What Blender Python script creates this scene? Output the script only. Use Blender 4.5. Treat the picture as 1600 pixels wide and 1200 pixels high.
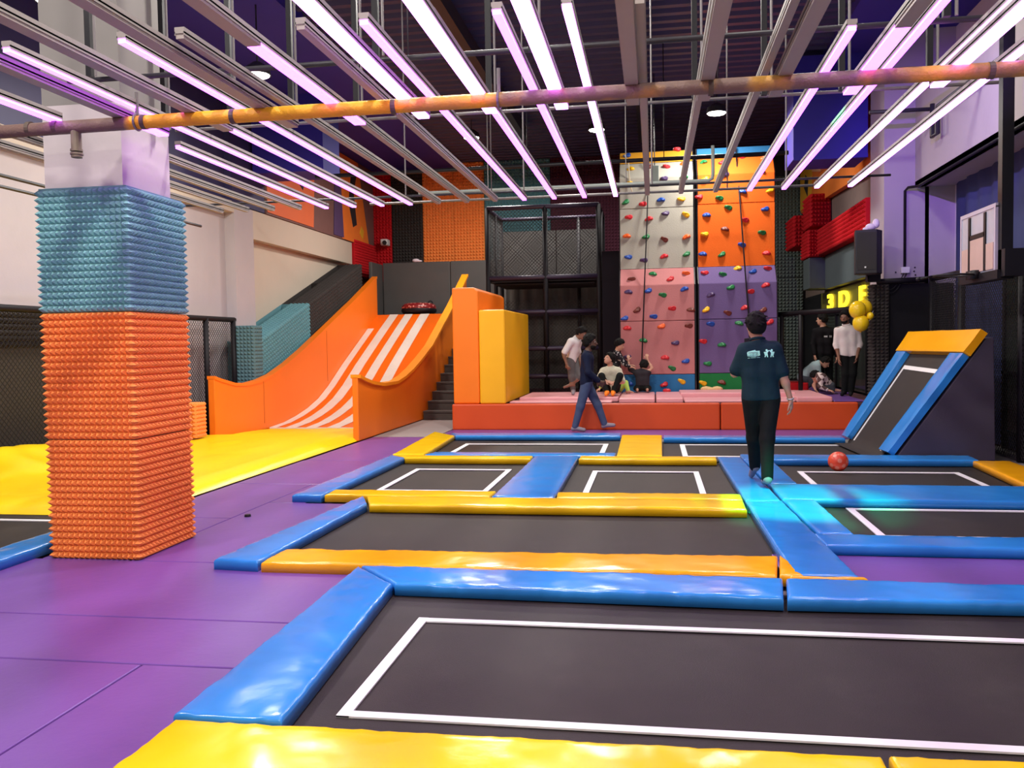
import bpy, bmesh, math, random
import numpy as np
from mathutils import Vector, Matrix, noise, Euler

# ------------------------------------------------------------------ scene, camera, world, light
S = bpy.context.scene
COL = S.collection
for o in list(bpy.data.objects):
    bpy.data.objects.remove(o)
random.seed(7)
rng = np.random.default_rng(7)

CAM_F, CAM_YAW, CAM_PITCH, CAM_ROLL, CAM_H = 1371.2, -.1602, -.0458, -.0159, 1.5
cam_d = bpy.data.cameras.new('camera')
cam_d.sensor_width = 36
cam_d.sensor_fit = 'HORIZONTAL'
cam_d.lens = CAM_F / 1600 * 36
cam_d.clip_start = .05
cam_d.clip_end = 200
cam = bpy.data.objects.new('camera', cam_d)
COL.objects.link(cam)
_cy, _sy = math.cos(CAM_YAW), math.sin(CAM_YAW)
_f = Vector((_sy * math.cos(CAM_PITCH), _cy * math.cos(CAM_PITCH), math.sin(CAM_PITCH)))
_r = Vector((_cy, -_sy, 0))
_u = _r.cross(_f)
_r2 = _r * math.cos(CAM_ROLL) + _u * math.sin(CAM_ROLL)
_u2 = -_r * math.sin(CAM_ROLL) + _u * math.cos(CAM_ROLL)
cam.matrix_world = Matrix(((_r2.x, _u2.x, -_f.x, 0), (_r2.y, _u2.y, -_f.y, 0),
                           (_r2.z, _u2.z, -_f.z, CAM_H), (0, 0, 0, 1)))
S.camera = cam

S.view_settings.view_transform = 'Standard'
S.view_settings.look = 'None'
S.view_settings.gamma = 1
S.view_settings.use_curve_mapping = False
S.view_settings.exposure = .3

w = bpy.data.worlds.new('room_air')
w.use_nodes = True
w.node_tree.nodes['Background'].inputs[0].default_value = (.75, .7, .85, 1)
w.node_tree.nodes['Background'].inputs[1].default_value = .2
S.world = w

LAMP_W = 150.0       # each ceiling flood lamp
LED_K = 2.2          # radiance of a lit strip

# ------------------------------------------------------------------ materials
MATS = {}


def mat(name, col, rough=.5, metal=0, var=.06, vscale=6, bump=0, bscale=40, bstretch=(1, 1, 1), emit=None, ek=1,
        spec=.5, alpha=1, trans=0, coat=0, dirt_sheen=0, dirt_sheen_col=(.2, .15, .1)):
    if name in MATS:
        return MATS[name]
    if rough >= .8:
        spec = min(spec, .2)
    m = bpy.data.materials.new(name)
    m.use_nodes = True
    nt = m.node_tree
    b = nt.nodes['Principled BSDF']
    b.inputs['Roughness'].default_value = rough
    b.inputs['Metallic'].default_value = metal
    b.inputs['Specular IOR Level'].default_value = spec
    b.inputs['Alpha'].default_value = alpha
    b.inputs['Transmission Weight'].default_value = trans
    b.inputs['Coat Weight'].default_value = coat
    tc = nt.nodes.new('ShaderNodeTexCoord')
    if var or dirt_sheen:
        n = nt.nodes.new('ShaderNodeTexNoise')
        n.inputs['Scale'].default_value = vscale
        n.inputs['Detail'].default_value = 5
        nt.links.new(tc.outputs['Object'], n.inputs['Vector'])
        mx = nt.nodes.new('ShaderNodeMix')
        mx.data_type = 'RGBA'
        mx.inputs[6].default_value = (*[c * (1 - var) for c in col], 1)
        mx.inputs[7].default_value = (*[min(1, c * (1 + var)) for c in col], 1)
        nt.links.new(n.outputs['Fac'], mx.inputs[0])
        out = mx.outputs[2]
        if dirt_sheen:
            n2 = nt.nodes.new('ShaderNodeTexNoise')
            n2.inputs['Scale'].default_value = vscale * .4
            n2.inputs['Detail'].default_value = 8
            n2.inputs['Roughness'].default_value = .7
            nt.links.new(tc.outputs['Object'], n2.inputs['Vector'])
            rp = nt.nodes.new('ShaderNodeValToRGB')
            rp.color_ramp.elements[0].position = .55
            rp.color_ramp.elements[1].position = .8
            nt.links.new(n2.outputs['Fac'], rp.inputs[0])
            mu = nt.nodes.new('ShaderNodeMath')
            mu.operation = 'MULTIPLY'
            mu.inputs[1].default_value = dirt_sheen
            nt.links.new(rp.outputs[0], mu.inputs[0])
            m2 = nt.nodes.new('ShaderNodeMix')
            m2.data_type = 'RGBA'
            m2.inputs[7].default_value = (*dirt_sheen_col, 1)
            nt.links.new(mu.outputs[0], m2.inputs[0])
            nt.links.new(out, m2.inputs[6])
            out = m2.outputs[2]
        nt.links.new(out, b.inputs['Base Color'])
    else:
        b.inputs['Base Color'].default_value = (*col, 1)
    if bump:
        mp = nt.nodes.new('ShaderNodeMapping')
        mp.inputs['Scale'].default_value = bstretch
        nt.links.new(tc.outputs['Object'], mp.inputs['Vector'])
        n = nt.nodes.new('ShaderNodeTexNoise')
        n.inputs['Scale'].default_value = bscale
        n.inputs['Detail'].default_value = 4
        nt.links.new(mp.outputs[0], n.inputs['Vector'])
        bp = nt.nodes.new('ShaderNodeBump')
        bp.inputs['Strength'].default_value = bump
        bp.inputs['Distance'].default_value = .02
        nt.links.new(n.outputs['Fac'], bp.inputs['Height'])
        nt.links.new(bp.outputs[0], b.inputs['Normal'])
    if emit:
        b.inputs['Emission Color'].default_value = (*emit, 1)
        b.inputs['Emission Strength'].default_value = ek
    MATS[name] = m
    return m


def vinyl(name, col, rough=.19, bump=.06):
    return mat(name, col, rough, var=.05, vscale=3, bump=bump, bscale=9, bstretch=(1, 1, 1), spec=.5)


def foam(name, col):
    return mat(name, col, .92, var=.1, vscale=9, bump=.15, bscale=150, spec=.2)


BLUE = vinyl('blue_vinyl', (.028, .25, .68))
YELL = vinyl('yellow_vinyl', (.96, .60, .006))
AMBER = vinyl('amber_vinyl', (.95, .42, .006))
AIRB = vinyl('airbag_yellow_vinyl', (.98, .66, .004), .3, .15)
PURP = mat('purple_mat_vinyl', (.16, .066, .30), .33, var=.12, vscale=2.5, bump=.08, bscale=14, dirt_sheen=.12, dirt_sheen_col=(.3, .16, .42))
ORNG = mat('orange_padding', (.93, .20, .006), .45, var=.05, vscale=2, bump=.1, bscale=9)
ORCAP = mat('light_orange_padding', (.95, .29, .008), .4, var=.05, vscale=2, bump=.1, bscale=9)
REDOR = mat('red_orange_padding', (.68, .075, .008), .45, var=.06, vscale=2, bump=.15, bscale=6)
YBOX = mat('golden_yellow_padding', (.93, .45, .005), .45, var=.05, vscale=2, bump=.15, bscale=5)
GPAD = mat('charcoal_padding', (.075, .07, .068), .5, var=.08, vscale=3, bump=.15, bscale=6)
PINK = mat('pink_mat_vinyl', (.80, .37, .40), .4, var=.06, vscale=2, bump=.12, bscale=7)
BED = mat('black_trampoline_mesh', (.0215, .0152, .0135), .62, spec=.35, var=.35, vscale=5, bump=.25, bscale=240, dirt_sheen=.5, dirt_sheen_col=(.048, .040, .036))  # paler mottle paints streaky reflections into the black bed
LINE = mat('white_webbing', (.82, .80, .80), .6, var=.05, vscale=20)
WALL = mat('white_plaster', (.52, .46, .47), .85, var=.06, vscale=2, bump=.1, bscale=12, dirt_sheen=.25, dirt_sheen_col=(.42, .36, .36))
CREAM = mat('cream_plaster', (.62, .53, .43), .85, var=.04, vscale=2, bump=.08, bscale=10, dirt_sheen=.12, dirt_sheen_col=(.6, .48, .38))
CEIL = mat('blue_lit_ceiling_sheet', (.045, .038, .12), .55, var=.3, vscale=1.5)  # dark sheet with the bluish cast of the LEDs put into its colour
CEILB = mat('blue_lit_ceiling_slab', (.035, .022, .33), .7, var=.15, vscale=1)  # blue LED light on the side slabs is painted into this colour
BLACK = mat('black_padding', (.009, .007, .010), .55, spec=.25, var=.2, vscale=8, bump=.2, bscale=60)
BLKM = mat('black_metal', (.010, .009, .012), .45, spec=.3, var=.2, vscale=8)
NET = mat('black_netting', (.015, .013, .014), .7, var=0)
STEEL = mat('grey_painted_steel', (.20, .18, .18), .45, metal=.3, var=.15, vscale=14, dirt_sheen=.3, dirt_sheen_col=(.2, .17, .14))
DSTEEL = mat('dark_painted_steel', (.026, .023, .03), .45, var=.2, vscale=10)
HOUS = mat('pale_led_housing', (.30, .26, .25), .5, var=.08, vscale=8)
DIFF = mat('unlit_led_diffuser', (.37, .31, .295), .45, var=.05, vscale=12)
LED = mat('lit_violet_led', (.8, .6, .9), .4, var=0, emit=(.55, .10, 1.0), ek=LED_K * 2.0)
LEDW = mat('lit_bright_violet_led', (.8, .6, .9), .4, var=0, emit=(.68, .20, 1.0), ek=LED_K * 3.4)
TEALF = foam('teal_foam', (.22, .46, .46))
ORF = foam('orange_foam', (.92, .29, .07))
TEALW = foam('deep_teal_foam', (.12, .28, .32))
REDF = foam('red_foam', (.55, .012, .018))
BLKF = foam('charcoal_foam', (.045, .038, .036))
MARF = foam('maroon_foam', (.10, .028, .05))
GRNF = foam('green_black_foam', (.16, .20, .18))
GCARP = mat('grey_carpet', (.10, .088, .08), .95, var=.15, vscale=12, bump=.3, bscale=120)
GLASS = mat('dark_shop_glass', (.03, .035, .03), .08, var=.4, vscale=1.2)
WHITEP = mat('white_plastic', (.8, .78, .78), .4, var=.03)
CONC = mat('concrete_floor', (.22, .20, .19), .8, var=.1, vscale=3)

# ------------------------------------------------------------------ mesh helpers
LOC = {}


def wl(o):
    p = Vector((0, 0, 0))
    while o:
        p += o.location
        o = o.parent
    return p


class MB:
    def __init__(self):
        self.v, self.f, self.mi = [], [], []
        self.cur = 0

    def add(self, vs, fs):
        n = len(self.v)
        self.v += [tuple(p) for p in vs]
        for f in fs:
            self.f.append(tuple(i + n for i in f))
            self.mi.append(self.cur)
        return self

    def box(self, x0, x1, y0, y1, z0, z1):
        vs = [(x, y, z) for z in (z0, z1) for y in (y0, y1) for x in (x0, x1)]
        return self.add(vs, [(0, 2, 3, 1), (4, 5, 7, 6), (0, 1, 5, 4), (2, 6, 7, 3), (0, 4, 6, 2), (1, 3, 7, 5)])

    def obox(self, c, ax, ay, az, hx, hy, hz):
        c, ax, ay, az = map(Vector, (c, ax, ay, az))
        vs = [c + ax * hx * i + ay * hy * j + az * hz * k for k in (-1, 1) for j in (-1, 1) for i in (-1, 1)]
        return self.add(vs, [(0, 2, 3, 1), (4, 5, 7, 6), (0, 1, 5, 4), (2, 6, 7, 3), (0, 4, 6, 2), (1, 3, 7, 5)])

    def prism(self, poly, axis, a, b):
        """poly: 2D points; axis 'x' -> (y,z), 'y' -> (x,z), 'z' -> (x,y)"""
        def P(p, t):
            return {'x': (t, p[0], p[1]), 'y': (p[0], t, p[1]), 'z': (p[0], p[1], t)}[axis]
        n = len(poly)
        vs = [P(p, a) for p in poly] + [P(p, b) for p in poly]
        fs = [tuple(range(n))[::-1], tuple(range(n, 2 * n))]
        fs += [(i, (i + 1) % n, n + (i + 1) % n, n + i) for i in range(n)]
        return self.add(vs, fs)

    def tube(self, pts, r, n=8, cap=True):
        pts = [Vector(p) for p in pts]
        rs = r if isinstance(r, (list, tuple)) else [r] * len(pts)
        vs, fs = [], []
        prev = None
        for i, p in enumerate(pts):
            d = (pts[min(i + 1, len(pts) - 1)] - pts[max(i - 1, 0)]).normalized()
            if prev is None:
                a = d.orthogonal().normalized()
            else:
                a = (prev - d * prev.dot(d)).normalized()
            prev = a
            b = d.cross(a)
            for k in range(n):
                t = 2 * math.pi * k / n
                vs.append(p + (a * math.cos(t) + b * math.sin(t)) * rs[i])
        m = len(pts)
        for i in range(m - 1):
            for k in range(n):
                k2 = (k + 1) % n
                fs.append((i * n + k, i * n + k2, (i + 1) * n + k2, (i + 1) * n + k))
        if cap:
            fs.append(tuple(range(n))[::-1])
            fs.append(tuple(range((m - 1) * n, m * n)))
        return self.add(vs, fs)

    def ell(self, c, r, n=16, m=10, rot=None):
        c = Vector(c)
        vs, fs = [], []
        R = rot or Matrix.Identity(3)
        for i in range(1, m):
            t = math.pi * i / m
            for k in range(n):
                p = 2 * math.pi * k / n
                vs.append(c + R @ Vector((r[0] * math.sin(t) * math.cos(p), r[1] * math.sin(t) * math.sin(p), r[2] * math.cos(t))))
        top, bot = len(vs), len(vs) + 1
        vs += [c + R @ Vector((0, 0, r[2])), c + R @ Vector((0, 0, -r[2]))]
        for i in range(m - 2):
            for k in range(n):
                k2 = (k + 1) % n
                fs.append((i * n + k, (i + 1) * n + k, (i + 1) * n + k2, i * n + k2))
        for k in range(n):
            k2 = (k + 1) % n
            fs.append((top, k, k2))
            fs.append((bot, (m - 2) * n + k2, (m - 2) * n + k))
        return self.add(vs, fs)

    def torus(self, c, R, r, n=28, m=10, rot=None, rz=None):
        c = Vector(c)
        Q = rot or Matrix.Identity(3)
        rz = rz or r
        vs, fs = [], []
        for i in range(n):
            a = 2 * math.pi * i / n
            for k in range(m):
                b = 2 * math.pi * k / m
                vs.append(c + Q @ Vector(((R + r * math.cos(b)) * math.cos(a), (R + r * math.cos(b)) * math.sin(a), rz * math.sin(b))))
        for i in range(n):
            for k in range(m):
                fs.append((i * m + k, ((i + 1) % n) * m + k, ((i + 1) % n) * m + (k + 1) % m, i * m + (k + 1) % m))
        return self.add(vs, fs)

    def pyramids(self, O, U, V, N, nu, nv, h):
        """foam face: O corner, U,V full edge vectors, N outward unit; nu x nv pyramids"""
        O, U, V, N = map(Vector, (O, U, V, N))
        vs, fs = [], []
        for j in range(nv + 1):
            for i in range(nu + 1):
                vs.append(O + U * (i / nu) + V * (j / nv))
        base = len(vs)
        for j in range(nv):
            for i in range(nu):
                vs.append(O + U * ((i + .5) / nu) + V * ((j + .5) / nv) + N * h)
        for j in range(nv):
            for i in range(nu):
                a = j * (nu + 1) + i
                b, c, d = a + 1, a + nu + 2, a + nu + 1
                t = base + j * nu + i
                fs += [(a, b, t), (b, c, t), (c, d, t), (d, a, t)]
        return self.add(vs, fs)

    def build(self, name, m, parent=None, smooth=False, bevel=0, origin=None, local=False, segs=2):
        me = bpy.data.meshes.new(name)
        off = Vector((0, 0, 0))
        if not local:
            off = wl(parent) if parent else Vector((0, 0, 0))
            if origin is not None:
                off = Vector(origin)
        me.from_pydata([tuple(Vector(p) - off) for p in self.v], [], self.f)
        ms = m if isinstance(m, (list, tuple)) else [m]
        for q in ms:
            me.materials.append(q)
        if len(ms) > 1:
            me.polygons.foreach_set('material_index', self.mi)
        me.update()
        bm = bmesh.new()
        bm.from_mesh(me)
        bmesh.ops.recalc_face_normals(bm, faces=bm.faces)
        bm.to_mesh(me)
        bm.free()
        if smooth:
            me.polygons.foreach_set('use_smooth', [True] * len(me.polygons))
        o = bpy.data.objects.new(name, me)
        COL.objects.link(o)
        if parent:
            o.parent = parent
        if origin is not None and not local:
            o.location = origin if not parent else Vector(origin) - wl(parent)
        if bevel:
            bv = o.modifiers.new('bevel', 'BEVEL')
            bv.width = bevel
            bv.segments = segs
            bv.limit_method = 'ANGLE'
            if smooth is False:
                pass
        return o


def tag(o, label, cat, group=None, kind=None):
    o['label'] = label
    o['category'] = cat
    if group:
        o['group'] = group
    if kind:
        o['kind'] = kind
    return o


def thing(name, label, cat, loc=(0, 0, 0), group=None, rz=0):
    o = bpy.data.objects.new(name, None)
    o.empty_display_size = .1
    COL.objects.link(o)
    o.location = loc
    o.rotation_euler[2] = rz
    return tag(o, label, cat, group)


def struct(o, label=None):
    o['kind'] = 'structure'
    if label:
        o['label'] = label
    return o


def dup(o, loc, label, group=None):
    c = o.copy()
    COL.objects.link(c)
    c.location = loc
    c['label'] = label
    if group:
        c['group'] = group
    for ch in list(o.children):
        d = ch.copy()
        COL.objects.link(d)
        d.parent = c
        for g in list(ch.children):
            e = g.copy()
            COL.objects.link(e)
            e.parent = d
    return c


def net(mb, O, U, V, pitch, r):
    """diamond netting over the rectangle O + [0,1]U + [0,1]V"""
    O, U, V = map(Vector, (O, U, V))
    wd, ht = U.length, V.length
    u, v = U / wd, V / ht
    N = u.cross(v)
    for s in (1, -1):
        k = -ht if s > 0 else 0
        end = wd if s > 0 else wd + ht
        while k < end:
            # points (x, y) with x = k + s*y
            y0, y1 = 0, ht
            x0, x1 = k, k + s * ht
            def clip(xa, ya, xb, yb):
                if xa > xb:
                    xa, ya, xb, yb = xb, yb, xa, ya
                if xb <= 0 or xa >= wd:
                    return None
                if xa < 0:
                    ya += (0 - xa) / (xb - xa) * (yb - ya); xa = 0
                if xb > wd:
                    yb = ya + (wd - xa) / (xb - xa) * (yb - ya); xb = wd
                return xa, ya, xb, yb
            c = clip(x0, y0, x1, y1)
            if c and abs(c[2] - c[0]) > .01:
                a = O + u * c[0] + v * c[1]
                b = O + u * c[2] + v * c[3]
                d = (b - a).normalized()
                e = d.cross(N) * r
                n = N * r
                mb.add([a + e, a - e * .5 + n, a - e * .5 - n, b + e, b - e * .5 + n, b - e * .5 - n],
                       [(0, 1, 4, 3), (1, 2, 5, 4), (2, 0, 3, 5)])
            k += pitch
    return mb


def text_mesh(txt, size, depth, name, m, parent, loc, rot, spacing=1, bold=0):
    cu = bpy.data.curves.new(name, 'FONT')
    cu.body = txt
    cu.size = size
    cu.extrude = depth
    cu.offset = bold
    cu.space_character = spacing
    cu.align_x = 'LEFT'
    tmp = bpy.data.objects.new('tmp', cu)
    COL.objects.link(tmp)
    dg = bpy.context.evaluated_depsgraph_get()
    me = bpy.data.meshes.new_from_object(tmp.evaluated_get(dg))
    bpy.data.objects.remove(tmp)
    me.materials.clear()
    me.materials.append(m)
    o = bpy.data.objects.new(name, me)
    COL.objects.link(o)
    if parent:
        o.parent = parent
        loc = Vector(loc) - wl(parent)
    o.location = loc
    o.rotation_euler = rot
    return o

# ------------------------------------------------------------------ the room
X_L, X_R, Y_B, Z_C = -7.95, 4.75, 24.0, 6.5
mb = MB(); mb.box(-11, 8, -6, 27, -.2, -.03)
struct(mb.build('floor', CONC))
# ceiling: ribbed sheet running across the hall, flat slab along both sides
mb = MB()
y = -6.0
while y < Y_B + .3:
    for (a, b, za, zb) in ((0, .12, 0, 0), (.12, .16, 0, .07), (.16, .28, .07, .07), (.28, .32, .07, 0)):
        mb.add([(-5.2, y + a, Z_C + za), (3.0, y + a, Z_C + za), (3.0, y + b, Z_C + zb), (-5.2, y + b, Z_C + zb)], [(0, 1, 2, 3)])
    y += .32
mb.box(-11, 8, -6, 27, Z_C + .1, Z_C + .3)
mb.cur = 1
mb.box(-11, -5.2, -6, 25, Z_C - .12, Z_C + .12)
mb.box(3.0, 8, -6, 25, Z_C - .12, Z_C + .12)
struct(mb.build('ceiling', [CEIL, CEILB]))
mb = MB(); mb.box(-11, 8, Y_B, Y_B + .3, -.03, Z_C)
struct(mb.build('wall_back', mat('dark_back_wall', (.05, .045, .05), .8)))
mb = MB(); mb.box(-11, 8, -6.2, -6, -.03, Z_C)
struct(mb.build('wall_front', WALL))
# left wall: recessed bays, a beam and a pilaster flush with each other
mb = MB()
mb.box(X_L - .3, X_L, -6, Y_B, -.03, Z_C)
mb.box(X_L, -7.75, 15.57, 16.36, -.03, 4.2)
struct(mb.build('wall_left', WALL))
mb = MB()
mb.box(X_L, X_L + .02, 16.36, Y_B, 0, 3.64)
mb.box(X_L, -7.75, 16.36, 22.1, 3.64, 4.2)
mb.box(X_L, -7.75, -6, 15.57, 4.05, 4.25)
struct(mb.build('trim_1', CREAM))
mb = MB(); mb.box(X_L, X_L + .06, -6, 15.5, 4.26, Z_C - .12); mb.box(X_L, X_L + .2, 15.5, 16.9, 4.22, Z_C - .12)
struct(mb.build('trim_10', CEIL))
# dark hanging and foam strip low on the near left wall
mb = MB(); mb.box(X_L + .005, X_L + .045, 2, 12.2, 0, 1.55)
tag(mb.build('wall_hanging', mat('brown_black_hanging', (.055, .045, .035), .7, var=.3, vscale=1.2)), 'dark brown fabric hanging low on the left wall behind the netting', 'wall hanging')
mb = MB(); mb.pyramids((X_L + .06, 12.2, 1.55), (0, -9, 0), (0, 0, .45), (1, 0, 0), 110, 6, .05); mb.box(X_L + .005, X_L + .06, 3.2, 12.2, 1.55, 2.0)
tag(mb.build('foam_strip', BLKF), 'black foam strip along the left wall above the brown hanging', 'foam panel')

# right wall: recessed blue cloth, pillar and beam, then the shop front further in
mb = MB(); mb.box(X_R, X_R + .3, -6, Y_B, -.03, Z_C)
struct(mb.build('wall_right', mat('white_violet_plaster', (.62, .55, .66), .85, var=.06, vscale=2, dirt_sheen=.2, dirt_sheen_col=(.4, .35, .45))))
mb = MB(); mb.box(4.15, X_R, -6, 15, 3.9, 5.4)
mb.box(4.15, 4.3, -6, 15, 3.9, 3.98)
WALL_SHADED = mat('white_plaster_shaded', (.42, .37, .40), .85, var=.06, vscale=2, bump=.1, bscale=12, dirt_sheen=.25, dirt_sheen_col=(.32, .28, .31))  # white plaster darkened: the shade on this side is put into its colour
struct(mb.build('trim_2', WALL_SHADED))
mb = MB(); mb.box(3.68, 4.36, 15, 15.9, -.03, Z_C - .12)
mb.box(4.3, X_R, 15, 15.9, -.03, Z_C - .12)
struct(mb.build('trim_3', WALL_SHADED))
mb = MB()
n = 60
vs, fs = [], []
for i in range(n + 1):
    yy = 7.0 + 7.9 * i / n
    for z in (0, 1.3, 2.6, 3.9):
        vs.append((X_R - .05 + .025 * math.sin(i * 1.7) + .015 * math.sin(i * .6 + z), yy, z))
for i in range(n):
    for k in range(3):
        fs.append((i * 4 + k, (i + 1) * 4 + k, (i + 1) * 4 + k + 1, i * 4 + k + 1))
mb.add(vs, fs)
o = mb.build('curtain', mat('blue_cloth', (.05, .06, .17), .8, var=.2, vscale=1.5, bump=.2, bscale=4), smooth=True)
tag(o, 'large dark blue cloth hung across the right wall recess', 'curtain')
mb = MB()
mb.box(X_R - .14, X_R - .12, 6, 12.6, .25, 2.35)
mb.cur = 1
for yy in (6, 7.65, 9.3, 10.95, 12.55):
    mb.box(X_R - .17, X_R - .1, yy - .03, yy + .03, 0, 2.4)
for z in (.22, 1.02, 2.37):
    mb.box(X_R - .17, X_R - .1, 6, 12.6, z - .02, z + .02)
struct(mb.build('window_1', [GLASS, BLKM]))

# bulkheads dropped from the ceiling at both sides; blue LED light put into their colour
BULK = mat('blue_lit_bulkhead', (.03, .02, .34), .7, var=.2, vscale=1.2)
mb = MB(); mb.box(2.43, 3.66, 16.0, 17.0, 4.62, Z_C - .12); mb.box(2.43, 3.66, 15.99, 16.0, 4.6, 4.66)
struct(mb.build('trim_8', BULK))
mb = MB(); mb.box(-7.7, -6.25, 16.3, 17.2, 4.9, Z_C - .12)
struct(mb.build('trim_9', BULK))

# deep right wall with the shop front behind the platform
mb = MB()
mb.box(3.95, 4.2, 15.9, Y_B, 2.56, Z_C)
mb.box(3.95, 4.2, 21.6, Y_B, -.03, 2.56)
struct(mb.build('trim_4', mat('taupe_wall', (.20, .15, .13), .8, var=.1)))
mb = MB(); mb.box(3.97, 4.0, 15.9, 21.6, .45, 2.06)
mb.cur = 1
for yy in (15.95, 17.3, 18.7, 20.1, 21.55):
    mb.box(3.93, 4.02, yy - .04, yy + .04, .45, 2.08)
mb.box(3.93, 4.02, 15.9, 21.6, 2.02, 2.08)
struct(mb.build('window_2', [GLASS, BLKM]))
t = thing('shop_sign', 'dark sign panel with glowing yellow letters over the shop glass', 'sign', (3.93, 18.3, 2.07))
mb = MB(); mb.box(3.90, 3.97, 15.92, 21.55, 2.08, 2.56)
mb.build('sign_panel', mat('olive_sign_board', (.20, .18, .025), .3, var=.5, vscale=2), t)
GLOW = mat('glowing_yellow_letter', (.9, .7, .02), .4, var=0, emit=(1, .72, .03), ek=1.6)
for ch, yy in (('3', 20.72), ('D', 19.5), ('E', 17.62)):
    o = text_mesh(ch, .46, .025, 'letter', GLOW, t, (3.885, yy, 2.16), (math.pi / 2, 0, -math.pi / 2), bold=.012)
    o.scale = (2.9 if ch != 'E' else 2.0, 1, 1)
# black side wall behind platform's left of shop front
mb = MB(); mb.box(3.9, 3.95, 21.6, Y_B, .45, 2.56)
struct(mb.build('trim_5', BLKM))

# ------------------------------------------------------------------ pictures on the upper walls (plain generic stand-ins)
MUR = [mat('poster_coral', (.80, .17, .06), .6, var=.12, vscale=1.2), mat('poster_taupe', (.20, .10, .09), .6, var=.1),
       mat('poster_violet', (.10, .06, .16), .6, var=.1), mat('poster_yellow', (.85, .45, .03), .6, var=.1),
       mat('poster_orange', (.90, .22, .03), .6, var=.1), mat('poster_peach', (.90, .45, .25), .6, var=.1), mat('poster_dark', (.02, .022, .03), .6)]
t = thing('mural', 'coral and brown wall picture high on the left wall with dark leaping shapes', 'mural', (-7.75, 20, 4.2))
mb = MB(); mb.box(X_L + .01, -7.72, 16.92, Y_B - .12, 4.21, Z_C - .13); mb.build('mural_panel', MUR[1], t)
for k, (pts, c) in enumerate((([(16.95, 4.25), (19.4, 4.25), (19.6, 6.3), (16.95, 6.3)], 0), ([(21.3, 4.22), (23.4, 4.22), (22.6, 6.35), (21.2, 6.35)], 4),
                              ([(20.7, 4.25), (21.4, 4.25), (21.2, 6.3), (20.9, 6.3)], 2), ([(17.9, 5.5), (18.8, 5.0), (19.0, 5.3), (18.2, 5.9)], 6),
                              ([(21.8, 5.2), (22.1, 4.6), (22.4, 4.7), (22.2, 5.5), (22.5, 6.1), (22.1, 6.2)], 6), ([(22.6, 4.5), (22.85, 4.35), (22.95, 4.6), (22.75, 4.7)], 3))):
    mb = MB(); mb.prism(pts, 'x', -7.715, -7.705 + .002 * k); mb.build('painted_shape', MUR[c], t)
t = thing('mural', 'orange and yellow wall picture high on the right wall above red foam', 'mural', (3.85, 20, 4.5))
mb = MB(); mb.prism([(15.95, 4.45), (23.8, 4.75), (23.8, 6.3), (15.95, 6.3)], 'x', 3.8, 3.93); mb.build('mural_panel', MUR[4], t)
for k, (pts, c) in enumerate((([(15.97, 5.1), (21.3, 5.3), (21.3, 6.25), (15.97, 6.25)], 0), ([(22.2, 4.8), (23.8, 4.8), (23.8, 6.25), (22.0, 6.25)], 3),
                              ([(21.0, 5.3), (22.1, 5.5), (22.1, 6.2), (21.0, 6.2)], 5), ([(22.7, 5.0), (23.2, 5.3), (23.0, 5.6), (22.6, 5.4)], 6))):
    mb = MB(); mb.prism(pts, 'x', 3.795, 3.785 - .002 * k); mb.build('painted_shape', MUR[c], t)


# ------------------------------------------------------------------ lamps
LENS = mat('lamp_lens', (.9, .9, .9), .3, var=0, emit=(1, .97, .9), ek=14)
lampn = 0


def lamp(x, y, z, label, power=1.0, col=(1, .95, .88), drop=.0):
    t = thing('ceiling_lamp', label, 'lamp', (x, y, z), 'round flood lamps under the ceiling')
    mb = MB(); mb.tube([(x, y, z + .02), (x, y, z + .12), (x, y, z + .2)], [.19, .17, .06], 20)
    mb.tube([(x, y, z + .2), (x, y, Z_C + .05)], .012, 6)
    mb.build('lamp_housing', DSTEEL, t, smooth=False)
    mb = MB(); mb.ell((x, y, z + .02), (.17, .17, .035), 20, 8); mb.build('lamp_lens', LENS, t, smooth=True)
    ld = bpy.data.lights.new('lamp_light', 'AREA')
    ld.shape = 'DISK'; ld.size = .5; ld.energy = LAMP_W * power; ld.color = col
    lo = bpy.data.objects.new('lamp_light', ld)
    COL.objects.link(lo); lo.parent = t; lo.location = (0, 0, -.06)


lamp(-5.93, 8.17, 5.0, 'large glaring flood lamp hung near the foam clad pillar, at the top left corner', .4)
lamp(-5.55, 12.0, 5.37, 'small round lamp high over the slide, seen between left light strips')
lamp(-3.98, 19.5, 6.1, 'leftmost of the three far lamps before the coloured foam back wall', 1.15)
lamp(-1.18, 19.4, 6.1, 'far lamp over the black net tower, middle of the three', 1.0)
lamp(1.19, 16.85, 5.68, 'bright lamp hanging in front of the climbing wall top', .7)
for x, y, lab in ((-1.3, 11.2, 'round flood lamp just above the top edge of the photo, over the divider pads'),
                  (2.4, 11.2, 'round flood lamp out of view above the ball'), (-5.0, 3.0, 'round flood lamp out of view left of the camera'),
                  (-1.2, 2.5, 'round flood lamp out of view straight above the front trampoline'), (2.2, 4.5, 'round flood lamp out of view above the purple mat on the right'),
                  (-3.5, -2.5, 'round flood lamp out of view behind the camera, left'), (1.5, -2.5, 'round flood lamp out of view behind the camera, right'),
                  (-1.8, 7.2, 'round flood lamp out of view above the wide middle trampoline')):
    lamp(x, y, 6.1, lab, .4 if x > 2 else 1.15)

# ------------------------------------------------------------------ purple floor mats
def mat_piece(x0, x1, y0, y1, label, z1=0.0):
    g = .004
    mb = MB(); mb.box(x0 + g, x1 - g, y0 + g, y1 - g, -.03, z1)
    o = mb.build('floor_mat', PURP, bevel=.008, origin=((x0 + x1) / 2, (y0 + y1) / 2, -.03))
    return tag(o, label, 'mat', 'purple floor mats')


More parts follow.
